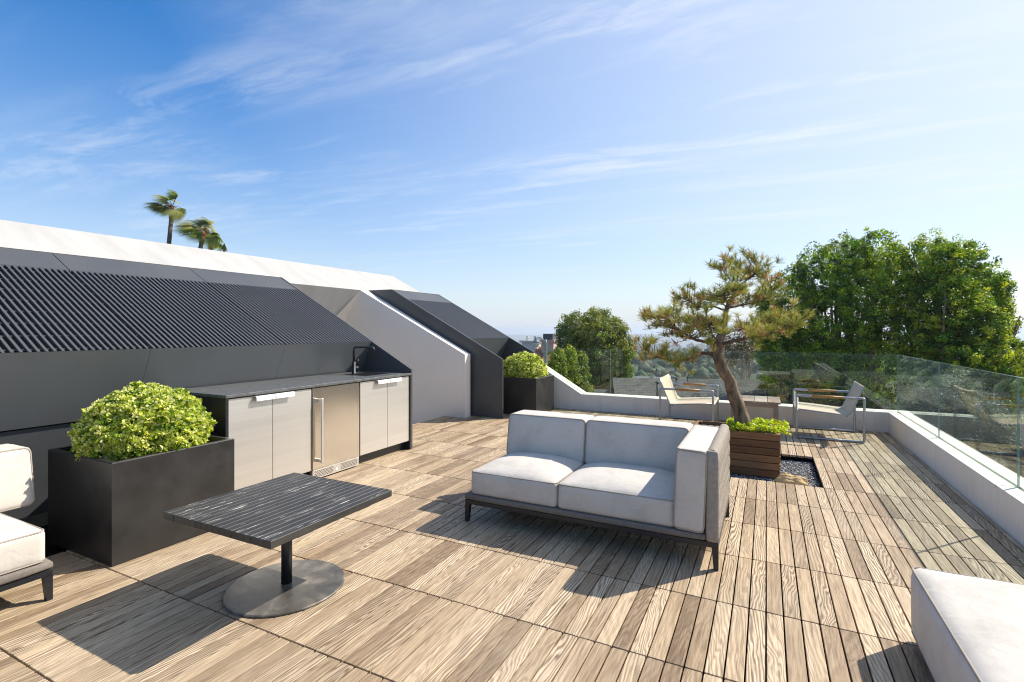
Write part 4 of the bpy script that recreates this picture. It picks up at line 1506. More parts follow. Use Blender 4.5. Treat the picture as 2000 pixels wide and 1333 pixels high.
def groundcover():
    rng = np.random.default_rng(33)
    n = 2300
    x = rng.uniform(-.36, .20, n); y = rng.uniform(5.60, 6.10, n)
    hgt = .03 + .05 * np.array([mnoise.noise(Vector((a * 9, b * 9, 3))) for a, b in zip(x, y)]) + rng.uniform(0, .05, n)
    far = np.clip((x - .10) / .10, 0, 1)
    pos = np.stack([x, y, bz1 - .035 + hgt - far * .02], 1)
    keep = (x < .10) | ((y > 5.72) & (rng.random(n) < .6))
    keep &= ((x + .18) ** 2 + (y - 5.82) ** 2) > .004
    pos = pos[keep]; n = len(pos)
    d = rng.normal(size=(n, 3)) * np.array([1, 1, .35]) + np.array([0, 0, .45])
    t = np.array([(.42, .52, .05), (.50, .55, .07), (.30, .42, .05), (.45, .30, .08)])[rng.choice(4, n, p=[.45, .3, .2, .05])] * rng.uniform(.75, 1.2, (n, 1))
    V, F, T = scatter_leaves(rng, pos, d, rng.uniform(.022, .042, n), 'spoon', t, width=1.7)
    g = thing('ground_cover_plant', 'bright lime ground cover plant spilling over the wooden planter rim', 'plant', (-.1, 5.84, bz1 - .05))
    array_mesh('foliage', V, F, 'leaf', g, T)
    m = MB()
    for k in range(30):
        a, b_ = rng.uniform(-.3, .1), rng.uniform(5.63, 6.05)
        m.tube([(a, b_, bz1 - .052), (a + rng.normal(0, .02), b_ + rng.normal(0, .02), bz1 + .01)], .0015, 4)
    m.build('stems', 'twig', g)


groundcover()


def pine():
    rng = np.random.default_rng(77)
    D0 = 5.27
    t = thing('pine_tree', 'leaning niwaki pine with flat needle pads growing in the wooden planter', 'tree', tuple(at(1455, 842, D0)[:2]) + (bz1 - .06,))
    P = lambda u, v, dd=0.0: Vector(at(u, v, D0 + dd))
    # trunk
    tr = [(1457, 852, 0), (1452, 832, 0), (1445, 800, .01), (1433, 772, .02), (1425, 745, .0), (1412, 722, -.02), (1404, 704, -.02), (1402, 686, .0), (1405, 668, .03), (1411, 645, .03), (1416, 622, .0), (1419, 604, -.02), (1427, 590, .0), (1438, 572, .02), (1441, 556, .02), (1440, 535, .0), (1437, 518, 0)]
    rad = [1.03 * q for q in [.088, .080, .066, .062, .056, .055, .056, .058, .048, .034, .027, .022, .019, .015, .011, .008, .005]]
    m = MB()
    pts = [P(*q) for q in tr]
    # refine with a little crookedness
    fine, fr_ = [], []
    for i in range(len(pts) - 1):
        for s in range(7):
            q = pts[i].lerp(pts[i + 1], s / 7)
            r = rad[i] + (rad[i + 1] - rad[i]) * s / 7
            fine.append(q); fr_.append(r * (1 + .12 * mnoise.noise(q * 14)))
    fine.append(pts[-1]); fr_.append(rad[-1])
    m.tube(fine, fr_, 26)
    # knobbly bark
    nv = []
    for p in m.v:
        q = Vector(p)
        k = mnoise.noise(Vector((q.x * 26, q.y * 26, q.z * 8))) * .013 + mnoise.noise(q * 55) * .005
        nv.append((q.x + k, q.y + k * .6, q.z))
    m.v = nv
    m.build('trunk', 'bark', t)
    # main limbs: polylines of measured bearings with depth offsets
    limbs = [
        ([(1404, 702, 0), (1388, 692, .02), (1372, 690, .05), (1345, 702, .10), (1315, 706, .14), (1292, 700, .15), (1270, 690, .12), (1258, 678, .10)], .026),
        ([(1408, 676, 0), (1385, 668, -.10), (1360, 665, -.22), (1340, 655, -.35), (1318, 640, -.42), (1300, 622, -.46), (1284, 618, -.5)], .020),
        ([(1408, 672, 0), (1440, 664, -.12), (1470, 660, -.22), (1505, 652, -.30), (1535, 640, -.34), (1562, 622, -.36)], .021),
        ([(1410, 655, 0), (1430, 645, .20), (1462, 640, .42), (1490, 632, .55), (1520, 622, .62)], .017),
        ([(1410, 655, 0), (1392, 640, .18), (1365, 630, .38), (1340, 628, .5)], .015),
        ([(1405, 672, 0), (1392, 655, -.2), (1385, 640, -.42), (1378, 632, -.55)], .014),
        ([(1421, 602, 0), (1445, 597, .05), (1470, 593, .08), (1495, 578, .12), (1515, 560, .15)], .013),
        ([(1419, 606, 0), (1395, 601, -.02), (1368, 600, -.06), (1350, 592, -.08), (1337, 580, -.08)], .011),
        ([(1421, 600, 0), (1405, 590, .22), (1385, 582, .34)], .009),
        ([(1421, 600, 0), (1420, 588, -.2), (1410, 575, -.34), (1440, 566, -.38)], .009),
        ([(1439, 565, 0), (1455, 550, .02), (1470, 540, .03), (1481, 524, .03), (1484, 512, .03)], .010),
        ([(1441, 560, 0), (1425, 545, -.03), (1412, 530, -.05), (1408, 522, -.05)], .008),
        ([(1441, 558, 0), (1448, 545, .15), (1456, 530, .2)], .006),
    ]
    lm = MB()
    def limb(pl, r0):
        q = [P(*p) for p in pl]
        f_, r_ = [], []
        for i in range(len(q) - 1):
            for s in range(3):
                w = q[i].lerp(q[i + 1], s / 3)
                w = w + Vector((mnoise.noise(w * 9), mnoise.noise(w * 9 + Vector((5, 0, 0))), mnoise.noise(w * 9 + Vector((0, 7, 0))))) * .012
                f_.append(w); r_.append(r0 * (1 - .78 * (i + s / 3) / (len(q) - 1)))
        f_.append(q[-1]); r_.append(r0 * .2)
        lm.tube(f_, r_, 7)
        return f_
    tips = []
    for pl, r0 in limbs:
        f_ = limb(pl, r0)
        nn = len(f_)
        total = sum((f_[i + 1] - f_[i]).length for i in range(nn - 1))
        nt = int(total / .018)
        for k in range(nt):
            i = int(nn * (0.28 + .72 * (k + rng.random()) / nt)); i = min(i, nn - 2)
            b = f_[i]
            ax = (f_[i + 1] - f_[i]).normalized()
            sd = Vector((rng.normal(), rng.normal(), 0)); sd = (sd - ax * sd.dot(ax)).normalized()
            L = rng.uniform(.06, .25)
            tip = b + sd * L * .8 + ax * L * .45 + Vector((0, 0, rng.uniform(.0, .055)))
            mid = b.lerp(tip, .5) + Vector((0, 0, -.012))
            lm.tube([b, mid, tip], [.0045, .0032, .002], 5)
            tips.append((tip, (tip - mid).normalized()))
            if rng.random() < .35:
                t2 = mid + Vector((rng.normal(0, .05), rng.normal(0, .05), rng.uniform(.02, .06)))
                lm.tube([mid, t2], [.0026, .0016], 4)
                tips.append((t2, (t2 - mid).normalized()))
        tips.append((f_[-1], (f_[-1] - f_[-3]).normalized()))
    # bare twigs
    for k in range(40):
        pl, r0 = limbs[rng.integers(len(limbs))]
        b = P(*pl[rng.integers(1, len(pl))])
        lm.tube([b, b + Vector((rng.normal(0, .06), rng.normal(0, .06), rng.uniform(-.06, .03)))], [.003, .001], 4)
    lm.build('branches', 'twig', t)
    pp, dd_, ss, tt = [], [], [], []
    cand = MB()
    for (tip, ax) in tips:
        nn = rng.integers(30, 50)
        axu = np.array(ax) * .55 + np.array([0, 0, .75]); axu /= np.linalg.norm(axu)
        kind = rng.random()
        col = np.array((.27, .30, .06)) if kind < .40 else (np.array((.46, .44, .11)) if kind < .76 else (np.array((.50, .37, .12)) if kind < .92 else np.array((.50, .29, .13))))
        for j in range(nn):
            r_ = rng.normal(size=3); pr = r_ - axu * (r_ @ axu); pr /= np.linalg.norm(pr)
            back = rng.uniform(0, .045)
            pp.append(np.array(tip) - axu * back); dd_.append(pr + axu * rng.uniform(.15, 1.7)); ss.append(rng.uniform(.045, .082)); tt.append(col * rng.uniform(.7, 1.3))
        if rng.random() < .4:
            e = Vector(tip) + Vector(axu) * rng.uniform(.03, .075)
            cand.tube([tip, e], [.0042, .002], 5)
    V, F, T = scatter_leaves(rng, np.array(pp), np.array(dd_), np.array(ss), 'needle', np.array(tt), width=3.0)
    array_mesh('needles', V, F, 'needle', t, T)
    tag(cand.build('candles', 'twig', t), kind='stuff')


pine()

# ------------------------------------------------------------------ trees beyond the deck


def tuft_cloud(rng, clumps, n_tuft, leaves, tuft_r, leaf_size, cols, kind='quad', width=1.0, shell=.75, tipcol=None):
    """leaf tufts spread through overlapping lumpy clumps; clumps: list of (centre, radii)"""
    vol = np.array([c[1][0] * c[1][2] for c in clumps]); vol = vol / vol.sum()
    P, D, S, T, RO = [], [], [], [], []
    for ci, (c, rd) in enumerate(clumps):
        k = max(3, int(n_tuft * vol[ci]))
        for i in range(k):
            d = rng.normal(size=3); d /= np.linalg.norm(d)
            lump = 1 + .28 * mnoise.noise(Vector(d * 2.2) + Vector((ci * 7.7, 1, 2))) + .16 * mnoise.noise(Vector(d * 5.5) + Vector((ci * 3.1, 4, 2)))
            q = rng.uniform(shell, 1.0) if rng.random() < .8 else rng.uniform(.35, shell)
            tc = np.array(c) + d * np.array(rd) * lump * q
            out = d * .7 + np.array([0, 0, .55]); out /= np.linalg.norm(out)
            base = cols[rng.integers(len(cols))] * rng.uniform(.5, 1.5)
            if tipcol is not None and rng.random() < .30 * q:
                base = tipcol * rng.uniform(.8, 1.2)
            tr = tuft_r * rng.uniform(.6, 1.3)
            o = rng.normal(size=(leaves, 3)); o /= np.linalg.norm(o, axis=1, keepdims=True)
            o = o * (rng.random((leaves, 1)) ** .5) * tr
            on = o / (np.linalg.norm(o, axis=1, keepdims=True) + 1e-9)
            o = on * tr * rng.uniform(.65, 1.0, (leaves, 1)) * np.array([1, 1, .8])
            tn = np.cross(on, rng.normal(size=(leaves, 3)))
            P.append(tc + o); D.append(tn + rng.normal(0, .25, (leaves, 3)) - on * .1); RO.append(on + out * .5 + rng.normal(0, .3, (leaves, 3)))
            S.append(rng.uniform(.7, 1.3, leaves) * leaf_size); T.append(np.tile(base, (leaves, 1)) * rng.uniform(.8, 1.2, (leaves, 1)))
    return scatter_leaves(rng, np.concatenate(P), np.concatenate(D), np.concatenate(S), kind, np.concatenate(T), roll=np.concatenate(RO), width=width)


def branching(m, rng, base, tips, r0, seg=7):
    for tp in tips:
        b = Vector(base); e = Vector(tp)
        mid = b.lerp(e, .5) + Vector((rng.normal(0, .12), rng.normal(0, .12), 0)) * (e - b).length * .25
        m.tube([b, b.lerp(mid, .6), mid, mid.lerp(e, .6), e], [r0, r0 * .8, r0 * .6, r0 * .4, r0 * .12], seg)


def broad_tree(name, label, d, clumps_px, n_tuft, leaves, tuft_r, leaf_size, cols, seed, base_px, base_d=None, tipcol=None, trunk_r=.16, group=None, mat='leaf', bark='bark', forks=3, dspread=None, width=1.0):
    rng = np.random.default_rng(seed)
    clumps = []
    for (u, v, ru, rv, dd) in clumps_px:
        k = (d + dd) / 988.2
        clumps.append((at(u, v, d + dd), (ru * k, ru * k * (dspread or 1.0), rv * k)))
    bp = at(base_px[0], base_px[1], base_d or d)
    gz = ground_z(bp[0], bp[1])
    t = thing(name, label, 'tree', (bp[0], bp[1], gz), group)
    m = MB()
    top = np.mean([c[0] for c in clumps], axis=0)
    fork = Vector((bp[0], bp[1], gz + (top[2] - gz) * .55))
    m.tube([(bp[0], bp[1], gz - .3), Vector((bp[0], bp[1], gz)).lerp(fork, .5) + Vector((.1, .05, 0)), fork], [trunk_r * 1.3, trunk_r, trunk_r * .85], 10)
    for c, rd in clumps:
        tips = [np.array(c) + rng.normal(size=3) * np.array(rd) * .5 for _ in range(forks)]
        branching(m, rng, fork, tips, trunk_r * .5)
    m.build('trunk', bark, t)
    V, F, T = tuft_cloud(rng, clumps, n_tuft, leaves, tuft_r, leaf_size, cols, tipcol=tipcol, width=width)
    array_mesh('crown', V, F, mat, t, T)
    return t


G1 = [np.array((.09, .18, .018)), np.array((.13, .235, .022)), np.array((.22, .32, .03)), np.array((.055, .12, .014))]
broad_tree('broadleaf_tree', 'large dense green tree with rounded crown behind the glass corner', 17.0,
           [(1545, 605, 62, 88, .5), (1516, 650, 44, 70, .2), (1608, 545, 55, 68, 0), (1655, 520, 50, 60, .8), (1712, 510, 52, 62, 0), (1640, 640, 70, 80, -.6), (1700, 600, 62, 72, -.9), (1740, 560, 44, 62, .5),
            (1530, 690, 48, 70, 0), (1600, 730, 76, 60, -.5), (1700, 720, 80, 66, -.6), (1650, 800, 110, 60, .4), (1530, 770, 44, 50, .2)],
           3900, 40, .155, .066, G1, 101, (1670, 900), tipcol=np.array((.33, .42, .045)), trunk_r=.22, group='garden trees', forks=4)
broad_tree('broadleaf_tree', 'second big green tree with yellow tips, right of the glass corner', 15.5,
           [(1815, 520, 54, 64, 0), (1870, 530, 54, 60, .5), (1920, 570, 44, 48, 0), (1840, 600, 68, 70, -.5), (1900, 640, 56, 62, -.6), (1800, 650, 54, 60, -.3), (1860, 700, 76, 56, -.7), (1962, 625, 20, 36, 0), (1945, 560, 22, 24, .2),
            (1938, 712, 36, 44, -1.2), (1968, 690, 28, 36, -.8), (1910, 760, 60, 40, -.5), (1985, 740, 30, 36, -.8), (1930, 800, 44, 40, -.9)],
           3300, 40, .145, .062, G1, 102, (1880, 900), tipcol=np.array((.44, .49, .05)), trunk_r=.2, group='garden trees', forks=4)
G2 = [np.array((.14, .20, .035)), np.array((.18, .24, .042)), np.array((.10, .155, .032)), np.array((.21, .23, .05))]
broad_tree('broadleaf_tree', 'olive green tree rising above the glass right of the street lamp', 30.0,
           [(1122, 645, 34, 34, 0), (1110, 662, 24, 24, -.5), (1168, 628, 32, 26, .5), (1160, 655, 42, 34, -.5), (1195, 650, 28, 30, 0), (1212, 642, 12, 18, 0), (1205, 685, 30, 34, -.4), (1225, 678, 14, 24, 0), (1165, 700, 46, 36, -.6), (1220, 725, 20, 24, -.5), (1130, 700, 36, 40, 0), (1180, 745, 50, 20, 0)],
           1900, 26, .26, .105, G2, 103, (1170, 800), tipcol=np.array((.26, .27, .05)), trunk_r=.2, group='garden trees', forks=3)
G3 = [np.array((.13, .20, .028)), np.array((.18, .25, .032)), np.array((.10, .165, .026))]
for k, (u, v0, ru, rv, dd, lb) in enumerate(((1090, 722, 20, 42, 12.2, 'leftmost upright light green shrub behind the sloping parapet'), (1112, 720, 17, 44, 12.6, 'middle upright light green shrub behind the sloping parapet'), (1134, 735, 20, 52, 12.9, 'rightmost and tallest upright green shrub behind the sloping parapet'))):
    cl = [(u, v0 - rv * .55, ru * .6, rv * .45, 0), (u - 2, v0, ru, rv * .6, 0), (u + 3, v0 + rv * .55, ru * 1.05, rv * .6, .1), (u, v0 + rv * 1.3, ru, rv * .6, 0)]
    broad_tree('upright_shrub', lb, dd, cl, 420, 22, .085, .050, G3, 120 + k, (u, 900), tipcol=np.array((.32, .36, .05)), trunk_r=.05, group='upright shrubs', forks=2)['category'] = 'shrub'
G4 = [np.array((.13, .115, .055)), np.array((.16, .12, .06)), np.array((.10, .10, .045))]
broad_tree('airy_tree', 'sparse tree with pale forked trunk seen through the glass behind the pine', 24.0,
           [(1432, 672, 20, 22, 0), (1458, 660, 22, 22, .3), (1447, 690, 24, 18, -.3), (1470, 680, 16, 20, 0), (1425, 700, 12, 14, 0)],
           230, 16, .20, .085, G4, 140, (1443, 790), trunk_r=.09, bark='pale_bark', group='garden trees', forks=5)
G5 = [np.array((.17, .19, .13)), np.array((.22, .235, .17)), np.array((.12, .14, .09)), np.array((.30, .32, .26))]
broad_tree('olive_tree', 'silvery grey olive tree outside the right hand glass', 9.6,
           [(1845, 790, 50, 52, 0), (1895, 805, 52, 48, -.2), (1800, 800, 40, 36, .3), (1868, 755, 34, 30, .2), (1850, 840, 80, 36, 0), (1925, 830, 36, 30, -.2), (1945, 855, 34, 22, -.2)],
           1000, 22, .13, .046, G5, 150, (1870, 1000), trunk_r=.09, group='garden trees', forks=4, width=.7)
G6 = [np.array((.24, .30, .03)), np.array((.30, .33, .035)), np.array((.16, .23, .03))]


def weeping():
    rng = np.random.default_rng(160)
    d = 10.5
    bp = at(2035, 900, d)
    gz = ground_z(bp[0], bp[1])
    t = thing('weeping_tree', 'yellow green weeping foliage at the right edge above the glass', 'tree', (bp[0], bp[1], gz), 'garden trees')
    m = MB()
    m.tube([(bp[0], bp[1], gz - .2), at(2035, 760, d), at(2020, 690, d)], [.12, .08, .04], 8)
    P, D, S, T = [], [], [], []
    for k in range(75):
        a = at(rng.uniform(1985, 2075), rng.uniform(668, 760), d + rng.normal(0, .35))
        b0 = Vector(at(2030, 700, d))
        m.tube([b0, b0.lerp(Vector(a), .6) + Vector((0, 0, .15)), a], [.016, .008, .003], 5)
        L = rng.uniform(.3, .95)
        n = int(L / .016)
        sx, sy = rng.normal(0, .18, 2)
        for i in range(n):
            f = i / n
            P.append(a + np.array([sx * f, sy * f, -L * f])); D.append(np.array([rng.normal(0, .7), rng.normal(0, .7), -.9])); S.append(rng.uniform(.05, .085)); T.append(G6[rng.integers(3)] * rng.uniform(.7, 1.25))
    m.build('trunk', 'twig', t)
    V, F, TT = scatter_leaves(rng, np.array(P), np.array(D), np.array(S), 'quad', np.array(T), width=.35)
    array_mesh('crown', V, F, 'leaf', t, TT)


weeping()

# ------------------------------------------------------------------ palms behind the roof


def palm(label, d, u_top, v_top, u_base, v_base, n_leaf, leaf_r, seed, droop=None):
    rng = np.random.default_rng(seed)
    top = Vector(at(u_top, v_top, d)); lo = Vector(at(u_base, v_base, d))
    k = (top.z - ground_z(top.x, top.y)) / max(.1, top.z - lo.z)
    gb = top + (lo - top) * k * .5
    gb = Vector((gb.x, gb.y, ground_z(gb.x, gb.y)))
    t = thing('palm_tree', label, 'palm', tuple(gb), 'fan palms')
    m = MB()
    pts = [gb + Vector((0, 0, -.3)), gb.lerp(top, .5), lo if lo.z < top.z - 1 else gb.lerp(top, .8), top - (top - lo).normalized() * 1.35]
    m.tube(pts, [.26, .22, .20, .19], 12); m.build('trunk', 'palm_trunk', t)
    m = MB(); ax = (top - lo).normalized()
    m.tube([top - ax * 1.36, top - ax * .9, top - ax * .3, top], [.21, .26, .24, .12], 10)
    for q in range(14):
        a = rng.uniform(0, 6.28); z = rng.uniform(-1.1, -.1)
        b = top + ax * z + Vector((math.cos(a) * .22, math.sin(a) * .22, 0)); m.tube([b, b + Vector((math.cos(a) * .14, math.sin(a) * .14, .22))], [.05, .02], 5)
    m.build('leaf_bases', 'palm_boot', t)
    wind = Vector((-CT, -ST, 0))        # blown towards the left of the view
    st = MB()
    V, F, T = [], [], []
    def fan(base, dirv, L, r, tone):
        mid = base + dirv * L * .55 + Vector((0, 0, .10 * L))
        tip = base + dirv * L
        st.tube([base, mid, tip], [.035, .025, .018], 5)
        fd = (dirv + wind * .95 + Vector((0, 0, rng.uniform(-.25, .05)))).normalized()
        side = fd.cross(Vector((rng.normal(0, .5), rng.normal(0, .5), 1)).normalized()).normalized()
        up = side.cross(fd)
        ns = 34
        for i in range(ns):
            a = (i / (ns - 1) - .5) * R(150)
            dv = (fd * math.cos(a) + side * math.sin(a) * .8 + up * .16 * math.cos(a * 2)).normalized()
            Ls = r * (1 - .25 * abs(a)) * rng.uniform(.85, 1.1)
            w = .034
            sd = dv.cross(up).normalized() * w
            p1 = tip + dv * Ls * .5
            p2 = tip + dv * Ls * .85 + wind * .18 * Ls + Vector((0, 0, -.07 * Ls))
            p3 = tip + dv * Ls + wind * .42 * Ls + Vector((0, 0, -.22 * Ls))
            o = len(V)
            V.extend([tip - sd * .25, tip + sd * .25, p1 + sd, p1 - sd, p2 + sd * .6, p2 - sd * .6, p3, p3 - sd * .08])
            F.extend([(o, o + 1, o + 2, o + 3), (o + 3, o + 2, o + 4, o + 5), (o + 5, o + 4, o + 6, o + 7)])
            c = tone * rng.uniform(.75, 1.25)
            T.extend([c] * 8)
    for i in range(n_leaf):
        a = rng.uniform(0, 6.28); el = rng.uniform(-.45, 1.1)
        dv = Vector((math.cos(a) * math.cos(el), math.sin(a) * math.cos(el), math.sin(el))) + wind * .35
        dv.normalize()
        tone = np.array((.17, .23, .04)) if rng.random() < .55 else np.array((.42, .42, .13))
        fan(top, dv, leaf_r * rng.uniform(.45, .75), leaf_r * rng.uniform(.6, .85), tone)
    if droop:
        e = Vector(at(*droop, d)); mid = top.lerp(e, .55) + Vector((0, 0, .75))
        q = [top, top.lerp(mid, .6) + Vector((0, 0, .15)), mid, e + Vector((0, 0, .35))]
        st.tube(q, [.035, .03, .02, .015], 5)
        b = q[-1]
        for i in range(16):
            dv = Vector((rng.normal(0, .25), rng.normal(0, .25), -1)).normalized(); Ls = rng.uniform(.7, 1.3)
            sd = dv.cross(Vector((CT, ST, .1))).normalized().cross(dv) * .06
            o = len(V); p1 = b + dv * Ls * .5; p3 = b + dv * Ls
            V.extend([b - sd * .3, b + sd * .3, p1 + sd, p1 - sd, p3 + sd * .1, p3 - sd * .1]); F.extend([(o, o + 1, o + 2, o + 3), (o + 3, o + 2, o + 4, o + 5)])
            T.extend([np.array((.12, .13, .045)) * rng.uniform(.7, 1.2)] * 6)
    st.build('petioles', 'twig', t)
    array_mesh('fronds', np.array([tuple(p) for p in V]), np.array(F), 'leaf', t, np.array(T))


palm('tallest fan palm blown by the wind above the white roof', 52, 337, 403, 330, 476, 22, 1.6, 201)
palm('middle fan palm with full crown behind the white roof', 52, 398, 452, 391, 488, 24, 1.85, 202)
palm('rightmost fan palm with one drooping frond behind the white roof', 55, 415, 466, 411, 490, 10, 1.5, 203, droop=(438, 482))

# ------------------------------------------------------------------ neighbours


def gable_roof(mb, p0, p1, w, z_eave, z_ridge, over=.4):
    """ridge from p0 to p1 (xy); returns uv list in metres"""
    a, b = Vector((*p0, 0)), Vector((*p1, 0))
    ax = (b - a).normalized(); sd = Vector((-ax.y, ax.x, 0))
    L = (b - a).length
    sl = math.hypot(w + over, z_ridge - z_eave)
    v, uv, f = [], [], []
    for s in (1, -1):
        o = len(v)
        for q, (t, h) in (((0), (0, 0)), ((1), (1, 0)), ((2), (1, 1)), ((3), (0, 1))):
            base = a.lerp(b, t)
            p = base + sd * s * (w + over) * (1 - h)
            v.append((p.x, p.y, z_eave + (z_ridge - z_eave) * h)); uv.append((t * L, h * sl, 0))
        f.append((o, o + 1, o + 2, o + 3) if s == -1 else (o + 3, o + 2, o + 1, o))
    return v, f, uv


def roof_obj(name, v, f, uv, mat, parent, thick=.12):
    m = MB(); m.add(v, f)
    o = m.build(name, mat, parent)
    at_ = o.data.attributes.new('roofuv', 'FLOAT_VECTOR', 'POINT')
    at_.data.foreach_set('vector', [c for q in uv for c in q])
    md = o.modifiers.new('thick', 'SOLIDIFY'); md.thickness = thick; md.offset = -1
    return o


def neighbour_house(name, label, p0, p1, w, z_eave, z_ridge, rmat, wmat):
    a, b = Vector((*p0, 0)), Vector((*p1, 0)); c = (a + b) / 2
    gz = ground_z(c.x, c.y) - .5
    h = thing(name, label, 'house', (c.x, c.y, gz), 'neighbouring houses')
    ax = (b - a).normalized(); sd = Vector((-ax.y, ax.x, 0))
    v, f, uv = gable_roof(None, p0, p1, w, z_eave, z_ridge)
    roof_obj('roof', v, f, uv, rmat, h)
    m = MB()
    a2, b2 = a + ax * .35, b - ax * .35
    pr = []
    for q in (a2, b2):
        e1, e2 = q + sd * w, q - sd * w
        pr += [(e1.x, e1.y, gz), (e2.x, e2.y, gz), (e2.x, e2.y, z_eave), (q.x, q.y, z_ridge - .25), (e1.x, e1.y, z_eave)]
    m.add(pr, [(0, 1, 2, 3, 4), (9, 8, 7, 6, 5), (0, 5, 6, 1), (1, 6, 7, 2), (4, 9, 5, 0)])
    m.build('wall', wmat, h)
    return h, ax, sd


# grey shingled house straight beyond the back glass
pa = at(1196, 738, 19.0); pb = at(1790, 752, 17.6)
nh, ax, sd = neighbour_house('neighbour_house', 'grey shingled neighbouring roof seen through the back glass', pa[:2], pb[:2], 4.2, pa[2] - 1.75, pa[2], 'grey_shingle', 'stucco_house')


def roof_pipe(parent, u, v, d, hgt, r, hook=False):
    p = Vector(at(u, v, d))
    m = MB(); m.tube([p + Vector((0, 0, -.35)), p + Vector((0, 0, hgt))], r, 10)
    m.tube([p + Vector((0, 0, hgt)), p + Vector((0, 0, hgt + .07))], r * 1.7, 10)
    if hook:
        q = p + Vector((0, 0, hgt)); m.tube([q, q + Vector((CT * -.08, ST * -.08, .08)), q + Vector((CT * -.2, ST * -.2, .05)), q + Vector((CT * -.22, ST * -.22, -.08))], r * .9, 8)
    m.build('roof_vent', 'vent_metal', parent)


roof_pipe(nh, 1284, 757, 17.4, .14, .04)
roof_pipe(nh, 1321, 748, 18.2, .12, .03, True)
roof_pipe(nh, 1343, 746, 18.4, .14, .02)
pa = at(1090, 757, 21.0); pb = at(1194, 757, 20.2)
neighbour_house('neighbour_house', 'lower grey shingled roof left of the main one below the olive green tree', pa[:2], pb[:2], 4.0, pa[2] - 1.7, pa[2], 'grey_shingle', 'stucco_house')
# red roofed house with chimneys
pa = at(985, 672, 42); pb = at(1125, 700, 38)
rh, ax, sd = neighbour_house('neighbour_house', 'house with red clay roof and two chimneys behind the street lamp', pa[:2], pb[:2], 4.5, pa[2] - 2.6, pa[2] - .15, 'clay_tile', 'stucco_house')


def chimney(u, v_top, v_bot, d, w, mat, parent, cap):
    p0, p1 = at(u, v_bot, d), at(u, v_top, d)
    ch = MB().box(p0[0] - w / 2, p0[0] + w / 2, p0[1] - w / 2, p0[1] + w / 2, p0[2] - 1.2, p1[2]).build('chimney', mat, parent)
    m = MB(); m.box(p0[0] - w * .62, p0[0] + w * .62, p0[1] - w * .62, p0[1] + w * .62, p1[2] + .001, p1[2] + .16)
    m.build('chimney_cap', mat, ch)
    if cap == 'pots':
        for dx in (-.3, .25):
            q = MB(); q.lathe([(.10, p1[2] + .16), (.08, p1[2] + .42), (.11, p1[2] + .46), (.07, p1[2] + .5)], p0[0] + dx * w, p0[1], 10)
            q.build('chimney_pot', mat, ch)
    else:
        q = MB(); q.box(p0[0] - w * .4, p0[0] + w * .4, p0[1] - w * .4, p0[1] + w * .4, p1[2] + .161, p1[2] + .62); q.build('chimney_cowl', 'vent_metal', ch)


chimney(1038, 669, 690, 40, 1.15, 'stucco_house', rh, 'pots')
chimney(1074, 668, 690, 39, 1.0, 'pink_stucco', rh, 'cowl')
# roof low on the right, beyond the olive tree
pa = at(1925, 800, 15.0); pb = at(2180, 805, 14.0)
neighbour_house('neighbour_house', 'dark grey roof low at the right edge beyond the olive tree', pa[:2], pb[:2], 3.5, pa[2] - 1.5, pa[2], 'grey_shingle', 'stucco_house')
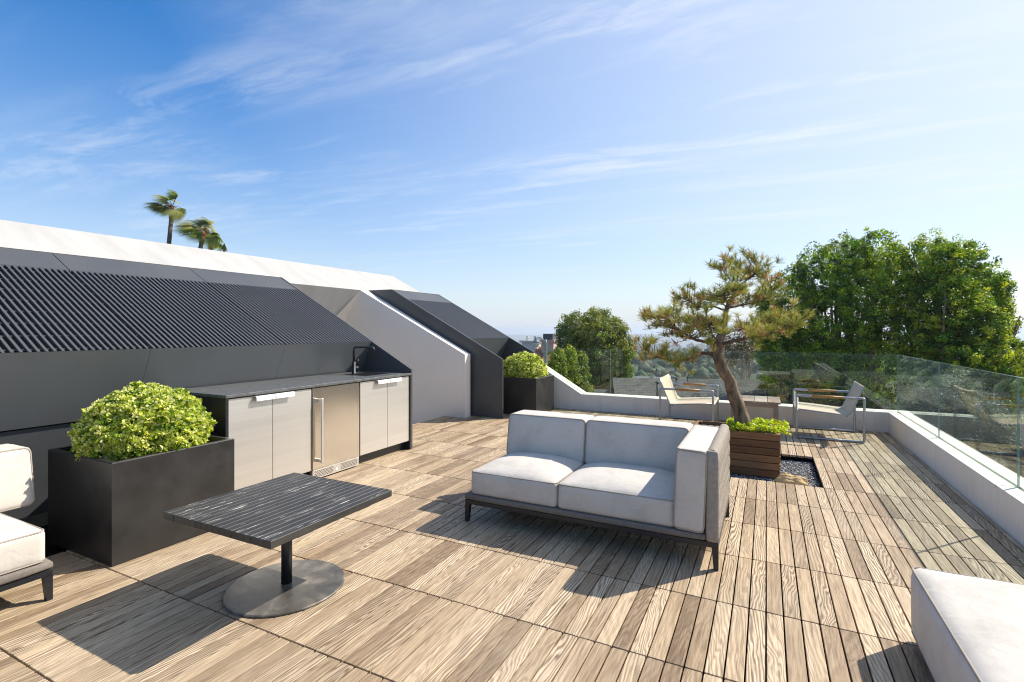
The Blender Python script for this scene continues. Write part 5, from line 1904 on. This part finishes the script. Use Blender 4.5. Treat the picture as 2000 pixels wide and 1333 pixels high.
# pale houses on the far hillside
for k, (u, v, d, w, h_, lb) in enumerate(((1432, 716, 330, 12, 5, 'white house on the hillside right of the pine trunk'), (1262, 742, 120, 7, 1.6, 'pale flat roof beside the olive green tree'), (1338, 722, 380, 10, 3.5, 'tiny pale house among trees on the hillside'))):
    p = at(u, v, d)
    g = ground_z(p[0], p[1])
    hh = thing('hillside_house', lb, 'house', (p[0], p[1], min(g, p[2] - h_)), 'hillside houses')
    MB().box(p[0] - w / 2, p[0] + w / 2, p[1] - 4, p[1] + 4, min(g, p[2] - h_) - 1, p[2]).build('wall', 'stucco_house', hh)
    MB().box(p[0] - w / 2 - .5, p[0] + w / 2 + .5, p[1] - 4.5, p[1] + 4.5, p[2] + .001, p[2] + .4).build('roof', 'vent_metal', hh)
    for q in range(3):
        x = p[0] - w * .35 + q * w * .3
        MB().box(x, x + w * .12, p[1] - 4.06, p[1] - 4.001, p[2] - h_ * .55, p[2] - h_ * .2).build('window', 'vent_metal', hh)

# street lamp
d = 24.0
lp = at(1066, 700, d); gz = ground_z(lp[0], lp[1])
sl_ = thing('street_lamp', 'grey green street lamp with curved arm and hanging lantern', 'street lamp', (lp[0], lp[1], gz))
zt_ = at(1066, 668, d)[2]
m = MB(); m.lathe([(.16, gz), (.16, gz + .5), (.085, gz + .7), (.062, zt_ - .1), (.075, zt_ - .05), (.06, zt_), (.02, zt_ + .12)], lp[0], lp[1], 14)
m.build('pole', 'lamp_green', sl_)
l2 = Vector(at(1047, 664, d))
pts = []
for k in range(9):
    a = k / 8 * math.pi * .62
    w = k / 8
    pts.append(Vector((lp[0], lp[1], zt_ - .05)).lerp(Vector((l2.x, l2.y, zt_ - .05)), w) + Vector((0, 0, .26 * math.sin(w * math.pi * .72))))
m = MB(); m.tube(pts, .022, 8); m.build('arm', 'lamp_green', sl_)
e = pts[-1]
m = MB(); m.lathe([(.02, e.z + .12), (.05, e.z + .05), (.07, e.z - .02), (.13, e.z - .12), (.17, e.z - .20)], e.x, e.y, 14)
m.build('lantern_hood', 'lamp_green', sl_)
m = MB(); m.lathe([(.15, e.z - .201), (.16, e.z - .26), (.10, e.z - .40), (.02, e.z - .43)], e.x, e.y, 14)
m.build('lantern_globe', 'lamp_glass', sl_)

# ------------------------------------------------------------------ haze
hz = MB().box(-16000, 16000, -16000, 16000, -260, 22).build('haze', 'dark_gap')
hm = bpy.data.materials.new('haze_air'); hm.use_nodes = True
hn, hl = hm.node_tree.nodes, hm.node_tree.links
hn.clear()
ho = hn.new('ShaderNodeOutputMaterial')
pv = hn.new('ShaderNodeVolumePrincipled')
pv.inputs['Color'].default_value = (0.78, 0.88, 1.0, 1)
pv.inputs['Density'].default_value = 0.00030
pv.inputs['Anisotropy'].default_value = 0.2
hl.new(pv.outputs[0], ho.inputs['Volume'])
hz.data.materials.clear(); hz.data.materials.append(hm)
tag(hz, kind='stuff')
